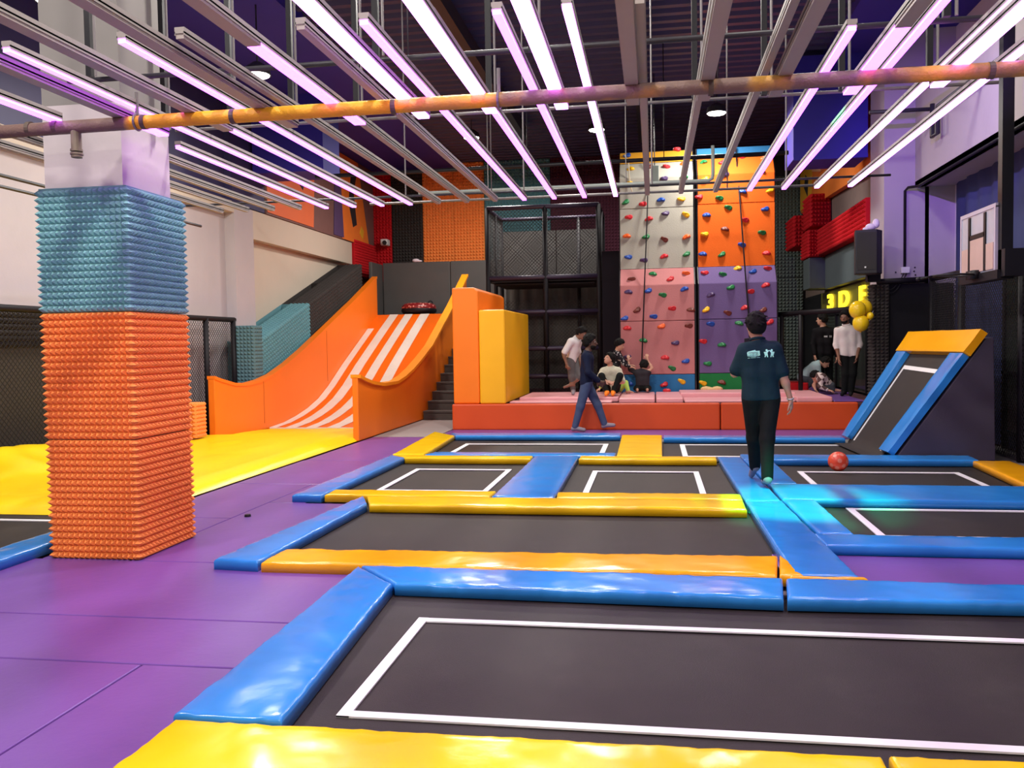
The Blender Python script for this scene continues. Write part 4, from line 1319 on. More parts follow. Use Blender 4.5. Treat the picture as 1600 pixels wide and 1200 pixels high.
tag(mb.build('soffit', SOF, bevel=.01), 'dark slate panel running above the yellow shop sign', 'panel')
# loudspeaker with a cloth on top
t = thing('loudspeaker', 'black loudspeaker mounted on the white pillar', 'loudspeaker', (3.32, 14.55, 2.48))
mb = MB()
poly = [(-.17, -.17), (.15, -.17), (.22, .05), (.10, .22), (-.12, .22), (-.19, .05)]
for p in range(1):
    c_, s_ = math.cos(-.25), math.sin(-.25)
    mb.prism([(3.32 + x * c_ - y * s_, 14.55 + x * s_ + y * c_) for x, y in poly], 'z', 2.50, 3.18)
mb.build('cabinet', mat('black_speaker_cabinet', (.012, .01, .014), .55, bump=.2, bscale=200), t, bevel=.012)
d = Vector((math.cos(-.25), math.sin(-.25), 0)); nn = Vector((d.y, -d.x, 0))
mb = MB(); mb.obox(Vector((3.32, 14.55, 2.85)) + nn * .172, d, nn, (0, 0, 1), .14, .006, .29); mb.build('grille', mat('black_grille', (.02, .016, .018), .5, bump=.5, bscale=260), t)
mb = MB(); mb.obox(Vector((3.30, 14.55, 2.60)) + nn * .18, d, nn, (0, 0, 1), .012, .004, .012); mb.build('badge', WHITEP, t)
mb = MB(); mb.tube([(3.35, 14.7, 2.52), (3.42, 14.9, 2.45), (3.6, 15.02, 2.45)], .025, 8); mb.box(3.40, 3.60, 14.85, 15.0, 2.40, 2.52); mb.build('bracket', BLKM, t)
CLOTH = mat('white_lilac_cloth', (.78, .68, .76), .8)
mb = MB(); mb.ell((3.36, 14.5, 3.23), (.08, .06, .055), 12, 8); mb.ell((3.44, 14.5, 3.28), (.055, .05, .075), 12, 8); mb.ell((3.29, 14.5, 3.20), (.05, .04, .03), 10, 6)
o = mb.build('crumpled_bag', CLOTH, smooth=True); tag(o, 'crumpled white bag lying on top of the loudspeaker', 'bag')
mb = MB(); mb.ell((-6.32, 23.14, 3.79), (.10, .05, .05), 12, 8); mb.ell((-6.23, 23.14, 3.77), (.09, .05, .03), 12, 8)
tag(mb.build('crumpled_cloth', CLOTH, smooth=True), 'small white crumpled thing on top of the charcoal wall pad', 'cloth')
# socket, conduit and cables on the pillar
t = thing('wall_socket', 'white socket box with looped black cables on the purple lit pillar', 'socket', (4.0, 14.98, 2.55))
mb = MB(); mb.box(3.93, 4.06, 14.93, 15.0, 2.53, 2.63); mb.build('socket_box', WHITEP, t, bevel=.008)
mb = MB()
for k in range(2):
    pts = [Vector((3.55, 14.9, 2.45)) * (1 - s) + Vector((3.97 + .04 * k, 14.93, 2.53)) * s + Vector((0, 0, -(.22 + .05 * k) * math.sin(math.pi * s))) for s in [i / 14 for i in range(15)]]
    mb.tube(pts, .007, 6)
mb.build('cable', BLKM, t, smooth=True)
mb = MB(); mb.tube([(3.99, 14.97, 2.62), (3.99, 14.97, 3.84), (4.02, 14.9, 3.88), (4.14, 14.8, 3.88), (4.14, 6, 3.88)], .022, 8)
tag(mb.build('wall_conduit', BLKM, smooth=True), 'black cable conduit running up the pillar and along the beam', 'conduit')
mb = MB()
for x, z in ((3.86, 2.55), (4.14, 2.56), (4.16, 2.50), (4.15, 2.62), (4.05, 2.40), (4.05, 2.28), (4.19, 2.40)):
    mb.tube([(x, 14.985, z), (x, 15.01, z)], .012, 8)
tag(mb.build('drill_holes', BLKM), 'small dark drill holes around the socket on the pillar', 'holes', None, 'stuff')
mb = MB(); mb.tube([(4.05, 13.8, 4.9), (4.05, 13.8, 4.42), (4.05, 13.55, 4.42), (4.05, 13.55, 4.8), (4.05, 11.0, 4.75)], .035, 8); mb.tube([(3.2, 13.9, 4.85), (4.1, 13.9, 4.85)], .03, 8)
tag(mb.build('drain_pipe', DSTEEL, smooth=True), 'dark bent pipe under the ceiling before the right beam', 'pipe')
# basketball hoop with a taped board, hung from a black post
HX, HY = -.2, .33
t = thing('basketball_hoop', 'basketball hoop with a plastic wrapped clear board on a black post', 'basketball hoop', (4.0, 10.8, 2.1))
def HB(m_):
    m_.v = [(x + HX, y + HY, z - .04) for x, y, z in m_.v]
    return m_


PL = mat('cloudy_plastic_board', (.50, .52, .62), .25, var=.15, vscale=3, bump=.3, bscale=7)
PK = mat('pale_peach_tape', (.62, .42, .38), .5, var=.1)
mb = MB(); mb.box(4.0, 4.03, 10.32, 11.42, 2.28, 3.0); HB(mb).build('backboard', PL, t, bevel=.008)
mb = MB(); mb.box(3.992, 4.04, 10.30, 11.44, 2.985, 3.03); mb.box(3.99, 4.04, 10.30, 10.34, 2.26, 3.0); mb.box(3.99, 4.04, 11.40, 11.44, 2.26, 3.0); HB(mb).build('board_frame', mat('lilac_grey_frame', (.55, .48, .60), .4), t)
mb = MB()
for yy in (10.62, 11.12):
    mb.box(3.985, 4.0, yy - .03, yy + .03, 2.3, 2.97)
mb.box(3.985, 4.0, 10.62, 11.12, 2.70, 2.75); HB(mb).build('board_brace', BLKM, t)
mb = MB(); mb.box(3.988, 4.0, 10.65, 11.09, 2.30, 2.69); mb.box(3.988, 4.0, 10.36, 10.58, 2.30, 2.60); mb.box(3.988, 4.0, 11.16, 11.38, 2.30, 2.60); HB(mb).build('taped_sheet', PK, t)
mb = MB(); mb.torus((3.74, 10.9, 2.27), .225, .012, 32, 8); mb.box(3.92, 4.0, 10.78, 11.02, 2.22, 2.32); mb.tube([(3.52, 10.9, 2.27), (3.36, 10.95, 2.24)], .012, 6); mb.ell((3.36, 10.95, 2.24), (.025, .025, .025)); HB(mb).build('rim', BLKM, t, smooth=True)
mb = MB(); mb.box(3.985, 4.16, 10.22, 11.44, 2.18, 2.28); mb.box(4.02, 4.22, 10.1, 10.35, 2.2, 2.5); HB(mb).build('mount', BLKM, t)
mb = MB(); mb.box(4.02, 4.14, 10.2, 10.32, 2.25, Z_C - .1); HB(mb).build('post', BLKM, t)
mb = MB(); mb.box(3.9, 4.3, 10.2, 10.3, 4.45, 4.52); HB(mb).build('post_bracket', BLKM, t)
# duct with electrical box high on the right beam
mb = MB(); mb.tube([(3.1, 12.0, 4.9), (4.1, 12.0, 4.9)], .03, 8)
tag(mb.build('frame_bar', DSTEEL), 'short dark bar between ceiling and right beam', 'bar')

# ------------------------------------------------------------------ balloons and ball
BAL = mat('yellow_balloon', (.95, .62, .01), .22, var=.03, coat=.3)
for (x, y, z, r, lab) in ((3.19, 14.6, 1.95, .135, 'yellow balloon upper left in the bunch by the foam post'), (3.32, 14.72, 1.98, .125, 'yellow balloon upper right in the bunch, partly behind'),
                          (3.24, 14.6, 1.74, .13, 'yellow balloon hanging lowest in the bunch'), (3.37, 14.55, 1.85, .055, 'tiny yellow balloon at the right of the bunch')):
    mb = MB(); mb.ell((x, y, z), (r * .96, r * .96, r * 1.06), 20, 14); mb.tube([(x, y, z - r * 1.03), (x, y, z - r * 1.16)], [.008, .014], 8)
    o = tag(mb.build('balloon', BAL, smooth=True), lab, 'balloon', 'bunch of yellow balloons')
    mb = MB(); mb.tube([(x, y, z - r * 1.1), (3.42, 14.75, 1.80), (3.5, 14.9, 1.95)], .003, 5); mb.build('ribbon', WHITEP, o, local=True)
BALL = mat('red_ball_vinyl', (.70, .07, .03), .35, var=.05, vscale=4)
t = thing('play_ball', 'red ball with pale round spots lying on the trampoline', 'ball', (2.07, 10.42, -.012))
mb = MB(); mb.ell((2.07, 10.42, .10), (.112, .112, .112), 28, 18); mb.build('ball_skin', BALL, t, smooth=True)
mb = MB()
for th, ph in ((-1.6, .2), (-2.5, -.3), (-.7, .1), (-1.9, -.6), (-1.2, .9), (-2.2, .75), (-1.15, -.35)):
    d = Vector((math.cos(th) * math.cos(ph), math.sin(th) * math.cos(ph), math.sin(ph)))
    a = d.orthogonal().normalized(); b_ = d.cross(a)
    c = Vector((2.07, 10.42, .10))
    V = [c + d * .1135] + [c + (d * math.cos(.22) + (a * math.cos(k * .5236) + b_ * math.sin(k * .5236)) * math.sin(.22)).normalized() * .1128 for k in range(12)]
    mb.add(V, [(0, 1 + k, 1 + (k + 1) % 12) for k in range(12)])
mb.build('spots', mat('pale_ball_spot', (.74, .22, .15), .4), t, smooth=True)
mb = MB(); mb.tube([(-3.58, 7.28, 0), (-3.58, 7.28, .02)], [.03, .026], 12)
tag(mb.build('bottle_cap', BLKM), 'small dark cap lying on the purple mat right of the pillar', 'cap')

# small spotlights out of view above: green stage light, added violet wash


def stage_light(src, aim, col, energy, size, label, blend=.7):
    src, aim = Vector(src), Vector(aim)
    d = (aim - src).normalized()
    t = thing('stage_light', label, 'lamp', tuple(src), 'coloured stage spotlights')
    mb = MB(); mb.tube([src - d * .22, src - d * .02], [.05, .075], 14); mb.tube([src - d * .15, Vector((src.x, src.y, Z_C + .02)) - Vector((d.x, d.y, 0)) * .15], .012, 6); mb.build('lamp_housing', BLKM, t)
    ld = bpy.data.lights.new('spot_beam', 'SPOT'); ld.energy = energy; ld.color = col; ld.spot_size = math.radians(size); ld.spot_blend = blend; ld.shadow_soft_size = .03
    lo = bpy.data.objects.new('spot_beam', ld); COL.objects.link(lo); lo.parent = t
    lo.location = (0, 0, 0)
    lo.rotation_euler = d.to_track_quat('-Z', 'Y').to_euler()


stage_light((1.25, 6.4, 4.4), (1.28, 7.95, 0), (0, 1, .42), 2500, 25, 'small green stage spotlight aimed down at the blue walkway pads, out of view above')
stage_light((2.0, 7.5, 4.7), (4.15, 13.6, 4.3), (.28, .06, 1), 1250, 33, 'violet spotlight added to wash the right pillar and beam, out of view above', 1)  # unseen lamp added to tint the pillar and beam violet

# ------------------------------------------------------------------ people: smooth signed-distance bodies, meshed as one surface
def V3(*a):
    return np.array(a, np.float32)


class Body:
    """prims: ('c', a, b, ra, rb) tapered limb | ('e', centre, radii, 3x3) ellipsoid; grows one watertight skin"""
    def __init__(self, k=.03):
        self.p, self.k, self.cut = [], k, []

    def c(self, a, b, ra, rb, k=None):
        self.p.append(('c', V3(*a), V3(*b), ra, rb, k or self.k)); return self

    def e(self, c, r, R=None, k=None):
        self.p.append(('e', V3(*c), V3(*r), np.eye(3, dtype=np.float32) if R is None else np.array(R, np.float32), 0, k or self.k)); return self

    def plane(self, p, n):
        """remove everything on the +n side"""
        n = V3(*n); self.cut.append((V3(*p), n / np.linalg.norm(n))); return self

    def mesh(self, h):
        lo, hi = np.full(3, 1e9), np.full(3, -1e9)
        for t, a, b, r, s, k in self.p:
            if t == 'c':
                m = max(r, s)
                lo = np.minimum(lo, np.minimum(a, b) - m); hi = np.maximum(hi, np.maximum(a, b) + m)
            else:
                lo = np.minimum(lo, a - b.max()); hi = np.maximum(hi, a + b.max())
        lo = lo - 4 * h
        n = np.ceil((hi + 4 * h - lo) / h).astype(int) + 1
        D = np.full(n, .25, np.float32)
        ax = [lo[i] + h * np.arange(n[i], dtype=np.float32) for i in range(3)]
        for t, a, b, r, s, k in self.p:
            if t == 'c':
                m = max(r, s) + k + 3 * h
                l, u = np.minimum(a, b) - m, np.maximum(a, b) + m
            else:
                m = b.max() + k + 3 * h
                l, u = a - m, a + m
            i0 = np.maximum(((l - lo) / h).astype(int), 0); i1 = np.minimum(((u - lo) / h).astype(int) + 2, n)
            sl = tuple(slice(i0[i], i1[i]) for i in range(3))
            X = np.stack(np.meshgrid(*[ax[i][sl[i]] for i in range(3)], indexing='ij'), -1).astype(np.float32)
            if t == 'c':
                ba = b - a
                L = float(ba @ ba) + 1e-9
                q = X - a
                tt = np.clip((q @ ba) / L, 0, 1)
                d = np.linalg.norm(q - tt[..., None] * ba, axis=-1) - (r + (s - r) * tt)
            else:
                q = ((X - a) @ r) / b
                ln = np.linalg.norm(q, axis=-1)
                g = np.linalg.norm(q / b, axis=-1) + 1e-6
                d = ln * (ln - 1) / g
            o = D[sl]
            hh = np.maximum(k - np.abs(o - d), 0) / k
            D[sl] = np.minimum(o, d) - hh * hh * k * .25
        if self.cut:
            X = np.stack(np.meshgrid(*ax, indexing='ij'), -1).astype(np.float32)
            for p, nn in self.cut:
                D = np.maximum(D, (X - p) @ nn)
        return surface_nets(D, lo, h)


def surface_nets(D, lo, h):
    s = D < 0
    c = [s[i:s.shape[0] - 1 + i, j:s.shape[1] - 1 + j, k:s.shape[2] - 1 + k] for i in (0, 1) for j in (0, 1) for k in (0, 1)]
    cnt = sum(x.astype(np.int8) for x in c)
    act = (cnt > 0) & (cnt < 8)
    idx = np.full(act.shape, -1, np.int64)
    I = np.argwhere(act)
    idx[act] = np.arange(len(I))
    acc = np.zeros((len(I), 3)); num = np.zeros(len(I))
    corner = [(i, j, k) for i in (0, 1) for j in (0, 1) for k in (0, 1)]
    val = {q: D[I[:, 0] + q[0], I[:, 1] + q[1], I[:, 2] + q[2]] for q in corner}
    for q in corner:
        for a in range(3):
            if q[a] == 0:
                r = list(q); r[a] = 1; r = tuple(r)
                v0, v1 = val[q], val[r]
                m = (v0 < 0) != (v1 < 0)
                t = np.where(m, v0 / (v0 - v1 + 1e-12), 0)
                p = np.tile(np.array(q, float), (len(I), 1)); p[:, a] += t
                acc[m] += p[m]; num[m] += 1
    P = lo + h * (I + acc / num[:, None])
    F = []
    for a in range(3):
        b, d = (a + 1) % 3, (a + 2) % 3
        sl0 = [slice(None)] * 3; sl1 = [slice(None)] * 3
        sl0[a] = slice(0, -1); sl1[a] = slice(1, None)
        s0, s1 = s[tuple(sl0)], s[tuple(sl1)]
        E = np.argwhere(s0 != s1)
        E = E[(E[:, b] > 0) & (E[:, d] > 0) & (E[:, b] < s.shape[b] - 1) & (E[:, d] < s.shape[d] - 1)]
        fl = s0[E[:, 0], E[:, 1], E[:, 2]]
        def at(db, dd):
            q = E.copy(); q[:, b] -= db; q[:, d] -= dd
            return idx[q[:, 0], q[:, 1], q[:, 2]]
        Q = np.stack([at(1, 1), at(0, 1), at(0, 0), at(1, 0)], 1)
        Q[~fl] = Q[~fl][:, ::-1]
        F.append(Q)
    return P, np.concatenate(F)


def grow(body, name, m, h, parent=None, loc=(0, 0, 0)):
    P, F = body.mesh(h)
    me = bpy.data.meshes.new(name)
    me.vertices.add(len(P)); me.vertices.foreach_set('co', P.astype(np.float32).ravel())
    me.loops.add(F.size); me.loops.foreach_set('vertex_index', F.astype(np.int32).ravel())
    me.polygons.add(len(F)); me.polygons.foreach_set('loop_start', np.arange(0, F.size, 4, dtype=np.int32))
    me.polygons.foreach_set('use_smooth', np.ones(len(F), bool))
    me.update(calc_edges=True); me.validate()
    me.materials.append(m)
    o = bpy.data.objects.new(name, me)
    COL.objects.link(o)
    if parent:
        o.parent = parent
    else:
        o.location = loc
    sm = o.modifiers.new('smooth', 'SMOOTH'); sm.factor = .5; sm.iterations = 2
    return o


def frame(fwd, up=(0, 0, 1)):
    f = Vector(fwd).normalized(); u = Vector(up); u = (u - f * u.dot(f)).normalized(); r = f.cross(u)
    return r, f, u


def head_prims(B, c, fwd, up=(0, 0, 1), s=1.0):
    r, f, u = frame(fwd, up)
    c = Vector(c)
    R = np.array([[r.x, f.x, u.x], [r.y, f.y, u.y], [r.z, f.z, u.z]])
    at = lambda x, y, z: c + (r * x + f * y + u * z) * s
    B.e(at(0, -.012, .025), (.076 * s, .096 * s, .092 * s), R, .02)
    B.e(at(0, .03, -.045), (.056 * s, .062 * s, .068 * s), R, .03)
    B.e(at(0, .062, -.088), (.028 * s, .024 * s, .022 * s), R, .02)
    B.c(at(0, .088, .012), at(0, .112, -.028), .010 * s, .015 * s, .012)
    B.c(at(-.02, .086, -.062), at(.02, .086, -.062), .010 * s, .010 * s, .008)
    B.c(at(-.045, .076, .032), at(.045, .076, .032), .012 * s, .012 * s, .012)
    for q in (-1, 1):
        B.e(at(q * .077, -.01, -.008), (.012 * s, .022 * s, .034 * s), R, .008)
    return at, R


def hair_part(at, R, s, parent, m, h, vol=.016, back=-.06, fringe=.055, name='hair'):
    B = Body(.02)
    B.e(at(0, -.016, .034), ((.078 + vol * .8) * s, (.098 + vol * .7) * s, (.094 + vol) * s), R)
    B.e(at(0, -.05, -.01), ((.070 + vol * .6) * s, (.066 + vol * .6) * s, .075 * s), R)
    B.e(at(.02, .05, .105), (.05 * s, .04 * s, .025 * s), R)
    rr_ = random.Random(5)
    for _ in range(70):
        a_, z_ = rr_.uniform(0, 6.283), rr_.uniform(-.15, 1)
        q_ = math.sqrt(max(0, 1 - z_ * z_))
        dx, dy = math.cos(a_) * q_, math.sin(a_) * q_
        p_ = at((.078 + vol * .7) * dx, -.016 + (.098 + vol * .6) * dy, .034 + (.094 + vol * .9) * z_)
        e_ = at((.078 + vol * .7) * dx + rr_.uniform(-.03, .03), -.016 + (.1 + vol) * dy + rr_.uniform(-.03, .03), .034 + (.098 + vol * 1.1) * z_ - .012)
        B.c(p_, e_, .013 * s, .007 * s, .008)
    f = Vector(at(0, 1, 0)) - Vector(at(0, 0, 0)); u = Vector(at(0, 0, 1)) - Vector(at(0, 0, 0))
    B.plane(at(0, fringe, .045), tuple(f * .75 - u * .66))
    B.plane(at(0, 0, back), tuple(-u))
    return grow(B, name, m, h, parent)


def hand_prims(B, w, d, n, s=1.0, curl=.5, thumb=1, fr=1.0):
    """w wrist, d finger direction, n palm normal; thumb side = thumb * (d x n)"""
    w = Vector(w); d = Vector(d).normalized(); n = Vector(n); n = (n - d * n.dot(d)).normalized(); a = d.cross(n) * thumb
    for q in (-.022, 0, .022):
        B.c(w + d * .012 * s, w + (d * .088 + a * q) * s, .019 * s, .0135 * s, .014)
    for q, L, o in ((-.033, .058, .082), (-.011, .074, .088), (.011, .080, .09), (.033, .070, .086)):
        p0 = w + (d * o + a * q) * s
        c1, c2 = curl, curl * 2.1
        p1 = p0 + (d * math.cos(c1) + n * math.sin(c1)) * L * .52 * s
        p2 = p1 + (d * math.cos(c2) + n * math.sin(c2)) * L * .48 * s
        B.c(p0, p1, .0095 * s * fr, .0086 * s * fr, .006); B.c(p1, p2, .0086 * s * fr, .0072 * s * fr, .006)
    t0 = w + (d * .03 + a * .026) * s
    t1 = t0 + (d * .035 + a * .034 + n * .012) * s
    t2 = t1 + (d * .034 + a * .008 + n * .014) * s
    B.c(t0, t1, .014 * s, .0105 * s * fr, .012); B.c(t1, t2, .0105 * s * fr, .008 * s * fr, .006)


def lerp(a, b, t):
    return Vector(a) * (1 - t) + Vector(b) * t


SKIN1 = mat('tan_skin', (.50, .27, .17), .55, var=.05)
SKIN2 = mat('brown_skin', (.22, .10, .06), .55, var=.05)
SKIN3 = mat('warm_skin', (.55, .28, .19), .55, var=.05)
HAIRM = mat('black_hair', (.006, .005, .005), .8, var=.3, vscale=60, bump=.6, bscale=120, bstretch=(1, 1, .3))
SOCKG = mat('grey_sock', (.26, .23, .26), .9)
EYEW = mat('eye_white', (.35, .32, .30), .3, var=0)
EYED = mat('eye_dark', (.02, .012, .01), .2, var=0)


def person(J, loc, label, top, bottom, skin=SKIN2, hair=True, h=.011, sleeve=1.0, build=1.0, beard=False, feet=None, top_name='shirt',
           hair_kw=None, hs=1.0, hand=(True, True), collar=None, hem=None, legcut=.93, eyes=True, sleeve_r=None):
    """J: joints in metres relative to loc. keys: pel, chest, neck, head, fwd, up, sL,sR,eL,eR,wL,wR,hL,hR,kL,kR,aL,aR,tL,tR, hand dirs dL,dR, palm nL,nR"""
    g = {k: Vector(v) for k, v in J.items() if not isinstance(v, (int, float))}
    b = build
    B = Body(.035)
    up = J.get('up', (0, 0, 1))

    def torso(B, o=0.0, sh=True, low=True):
        axis = (g['neck'] - g['pel']).normalized()
        side = (g['sR'] - g['sL']).normalized()
        mid = lerp(g['pel'], g['neck'], .42)
        for q in (-1, 1):
            B.c(g['pel'] + side * q * .075 * b, mid + side * q * .062 * b, .098 * b + o, .092 * b + o)
            B.c(mid + side * q * .062 * b, lerp(g['pel'], g['neck'], .78) + side * q * .085 * b, .092 * b + o, .098 * b + o)
        B.c(lerp(g['sL'], g['sR'], .06) , lerp(g['sL'], g['sR'], .94), .055 * b + o, .055 * b + o, .05)
        B.c(lerp(g['pel'], g['neck'], .86), g['neck'], .075 * b + o, .056 * b + o, .05)

    torso(B)
    B.c(g['neck'], lerp(g['neck'], g['head'], .75), .054 * b, .050, .03)
    at, R = head_prims(B, g['head'], J['fwd'], up, hs)
    for q in 'LR':
        B.c(g['s' + q], g['e' + q], .050 * b, .038 * b); B.c(g['e' + q], g['w' + q], .039 * b, .025 * b, .02)
        B.e(lerp(g['e' + q], g['w' + q], .28), (.040 * b,) * 3, None, .03)
        if 'd' + q in J:
            hand_prims(B, g['w' + q], J['d' + q], J['n' + q], hs * .98, J.get('curl' + q, .45), J.get('th' + q, 1), 1.0 if h < .009 else 1.25)
        if 'k' + q in g:
            B.c(g['h' + q], g['k' + q], .082 * b, .054 * b); B.c(g['k' + q], g['a' + q], .053 * b, .036 * b)
            B.e(lerp(g['k' + q], g['a' + q], .3) , (.054 * b,) * 3, None, .04)
            B.c(g['a' + q], g['t' + q], .036 * b, .026 * b, .02)
            B.e(g['a' + q] + (g['a' + q] - g['t' + q]).normalized() * .03 - Vector((0, 0, .02)), (.033, .033, .033), None, .02)
    body = grow(B, 'person', skin, h, None, loc)
    tag(body, label, 'person')
    # shirt
    o = .014
    T = Body(.04)
    torso(T, o)
    for q in 'LR':
        if sleeve > .5:
            T.c(g['s' + q], g['e' + q], .053 * b + o, .042 * b + o)
            e = lerp(g['e' + q], g['w' + q], (sleeve - .5) * 2)
            T.c(g['e' + q], e, .042 * b + o, (.030 if sleeve > .8 else .036) * b + o, .02)
        else:
            e = lerp(g['s' + q], g['e' + q], sleeve * 2)
            T.c(g['s' + q], e, .056 * b + o, .054 * b + o)
    if hem:
        T.plane(g['pel'] + (g['neck'] - g['pel']).normalized() * hem, tuple(g['pel'] - g['neck']))
    ax = (g['head'] - g['neck']).normalized()
    T.plane(g['neck'] + ax * .022, tuple(ax))
    shirt = grow(T, top_name, top, h, body)
    if collar:
        C_ = Body(.01)
        r_, f_, u_ = frame(J['fwd'], up)
        cc = g['neck'] + ax * .02
        for k in range(16):
            a0, a1 = 2 * math.pi * k / 16, 2 * math.pi * (k + 1) / 16
            P_ = lambda a: cc + (r_ * math.cos(a) + f_ * math.sin(a)) * .062 * b + ax * (.012 - .012 * math.sin(a))
            C_.c(P_(a0), P_(a1), .014, .014)
        grow(C_, 'collar', collar, min(h, .009), body)
    # trousers
    if 'kL' in g:
        L = Body(.035)
        side = (g['hR'] - g['hL']).normalized()
        for q in (-1, 1):
            L.c(g['pel'] + side * q * .07 * b, g['pel'] + (g['neck'] - g['pel']).normalized() * .035 + side * q * .068 * b, .096 * b + .005, .090 * b + .005)
        for q in 'LR':
            lc = J.get('cut' + q, legcut)
            L.c(g['h' + q], g['k' + q], .086 * b + .012, .058 * b + .012)
            L.c(g['k' + q], lerp(g['k' + q], g['a' + q], lc), .058 * b + .012, .044 * b + .012)
        grow(L, 'trousers', bottom, h, body)
        if feet:
            for q in 'LR':
                if feet.get(q):
                    Fo = Body(.02)
                    Fo.c(lerp(g['k' + q], g['a' + q], .86), g['a' + q], .040, .042); Fo.c(g['a' + q], g['t' + q], .042, .032)
                    Fo.e(g['a' + q] + (g['a' + q] - g['t' + q]).normalized() * .03 - Vector((0, 0, .02)), (.038, .038, .038))
                    grow(Fo, feet['name'], feet[q], h, body)
    if hair:
        hair_part(at, R, hs, body, HAIRM, min(h, .010), **(hair_kw or {}))
    if beard:
        Bd = Body(.015)
        Bd.e(at(0, .034, -.062), (.062 * hs, .064 * hs, .060 * hs), R)
        f = Vector(at(0, 1, 0)) - Vector(at(0, 0, 0)); u = Vector(at(0, 0, 1)) - Vector(at(0, 0, 0))
        Bd.plane(at(0, .05, -.048), tuple(u * .9 + f * .25)); Bd.plane(at(0, -.02, 0), tuple(-f))
        grow(Bd, 'beard', HAIRM, min(h, .009), body)
    if eyes:
        for q in (-1, 1):
            p = at(q * .031, .077, .010)
            mb = MB(); mb.ell(p, (.012 * hs,) * 3, 10, 8); e = mb.build('eye', EYEW, body, smooth=True, local=True)
            mb = MB(); mb.ell(at(q * .031, .083, .010), (.0085 * hs,) * 3, 8, 6); mb.build('iris', EYED, e, smooth=True, local=True)
    return body, at, R, shirt


POLO = mat('dark_teal_polo', (.006, .025, .036), .8, var=.1, vscale=6, bump=.4, bscale=14)
TRB = mat('black_trousers', (.005, .0065, .0065), .8, var=.15, bump=.4, bscale=12)
NAVY = mat('navy_pullover', (.008, .012, .035), .85, var=.1, bump=.3, bscale=12)
JEAN = mat('faded_blue_jeans', (.06, .085, .16), .85, var=.25, vscale=8, bump=.3, bscale=14)
WHTS = mat('white_cotton_shirt', (.72, .66, .64), .85, var=.04, bump=.35, bscale=12)
GRJ = mat('grey_jeans', (.11, .10, .10), .85, var=.2)

# man walking away in the polo shirt, phone hand raised to his face
J = dict(pel=(-.03, .24, .86), neck=(-.055, .23, 1.395), head=(-.08, .245, 1.55), fwd=(-.30, 1, -.02),
         sL=(-.18, .23, 1.325), sR=(.10, .23, 1.33), eL=(-.275, .29, 1.09), eR=(.178, .19, 1.06), wL=(-.18, .46, 1.25), wR=(.245, .20, .835),
         dL=(.25, .25, .9), nL=(.8, -.5, .1), thL=1, curlL=.9, dR=(.12, .06, -1), nR=(-.9, .3, .0), thR=-1, curlR=.42,
         hL=(-.115, .24, .83), hR=(.06, .24, .83), kL=(-.085, .35, .44), kR=(.02, .17, .45), aL=(-.06, .50, .13), aR=(.0, .0, .085), tL=(-.08, .63, .03), tR=(-.01, .15, .035))
man, at, R, shirt = person(J, (1.07, 8.66, .08), 'man in dark teal polo and black trousers walking away over the blue pads', POLO, TRB, SKIN1, h=.0085, sleeve=.42, build=1.0,
                    feet={'L': SOCKG, 'R': SOCKG, 'name': 'sock'}, collar=POLO, hem=-.03, legcut=.97, hair_kw=dict(vol=.022, back=-.075), eyes=True)
mb = MB(); mb.torus((.243, .20, .845), .030, .007, 20, 8, rot=Euler((.2, -.1, 0)).to_matrix()); mb.build('wristwatch', mat('pale_steel_watch', (.6, .6, .55), .3, metal=.6), man, smooth=True, local=True)
mb = MB(); mb.obox((-.125, .535, 1.37), Vector((.9, -.3, .1)).normalized(), Vector((.3, .9, 0)).normalized(), (0, 0, 1), .032, .006, .07)
o = mb.build('phone', BLKM, None, bevel=.004, local=True); o.location = man.location
tag(o, 'dark phone held up in the raised hand of the man in the polo shirt', 'phone')
# emblem prints on the back of the polo: stamped just above the cloth surface
PRINT = mat('mint_print', (.45, .95, .78), .6, var=0)
bpy.context.view_layer.update()
dg = bpy.context.evaluated_depsgraph_get()
ev = shirt.evaluated_get(dg)


def stamp(polys, name, m, step=.006):
    """flat outlines in (x, z) of the person frame laid onto the back of the shirt"""
    mb = MB()
    for poly in polys:
        bm = bmesh.new()
        vs = [bm.verts.new((x, 0, z)) for x, z in poly]
        bm.faces.new(vs)
        bmesh.ops.triangulate(bm, faces=bm.faces[:])
        for _ in range(2):
            bmesh.ops.subdivide_edges(bm, edges=[e for e in bm.edges if e.calc_length() > step * 2], cuts=1, use_grid_fill=False)
            bmesh.ops.triangulate(bm, faces=bm.faces[:])
        bm.verts.index_update()
        V = []
        for v in bm.verts:
            hit, p, nrm, _ = ev.ray_cast(Vector((v.co.x, -1, v.co.z)), Vector((0, 1, 0)))
            V.append((v.co.x, (p.y if hit else .1) - .003, v.co.z))
        mb.add(V, [tuple(v.index for v in f.verts) for f in bm.faces])
        bm.free()
    return mb.build(name, m, shirt, local=True)


def disc(x, z, r, n=14):
    return [(x + r * math.cos(2 * math.pi * k / n), z + r * math.sin(2 * math.pi * k / n)) for k in range(n)]


# block emblem with two rows of small lettering, and a strap line under it
zc = 1.285
EX = -.045
polys = []
stamp([[(x + EX, z) for x, z in q_] for q_ in [[(-.127, zc + .012), (-.118, zc + .022), (-.060, zc + .028), (-.055, zc + .037), (-.048, zc + .037), (-.045, zc + .028), (-.008, zc + .030), (-.006, zc - .008), (-.002, zc - .016), (-.012, zc - .018), (-.016, zc - .022), (-.042, zc - .024), (-.046, zc - .028), (-.122, zc - .024), (-.126, zc + .0)]]], 'emblem', PRINT)
DK = mat('polo_gap', (.012, .05, .065), .8, var=0)


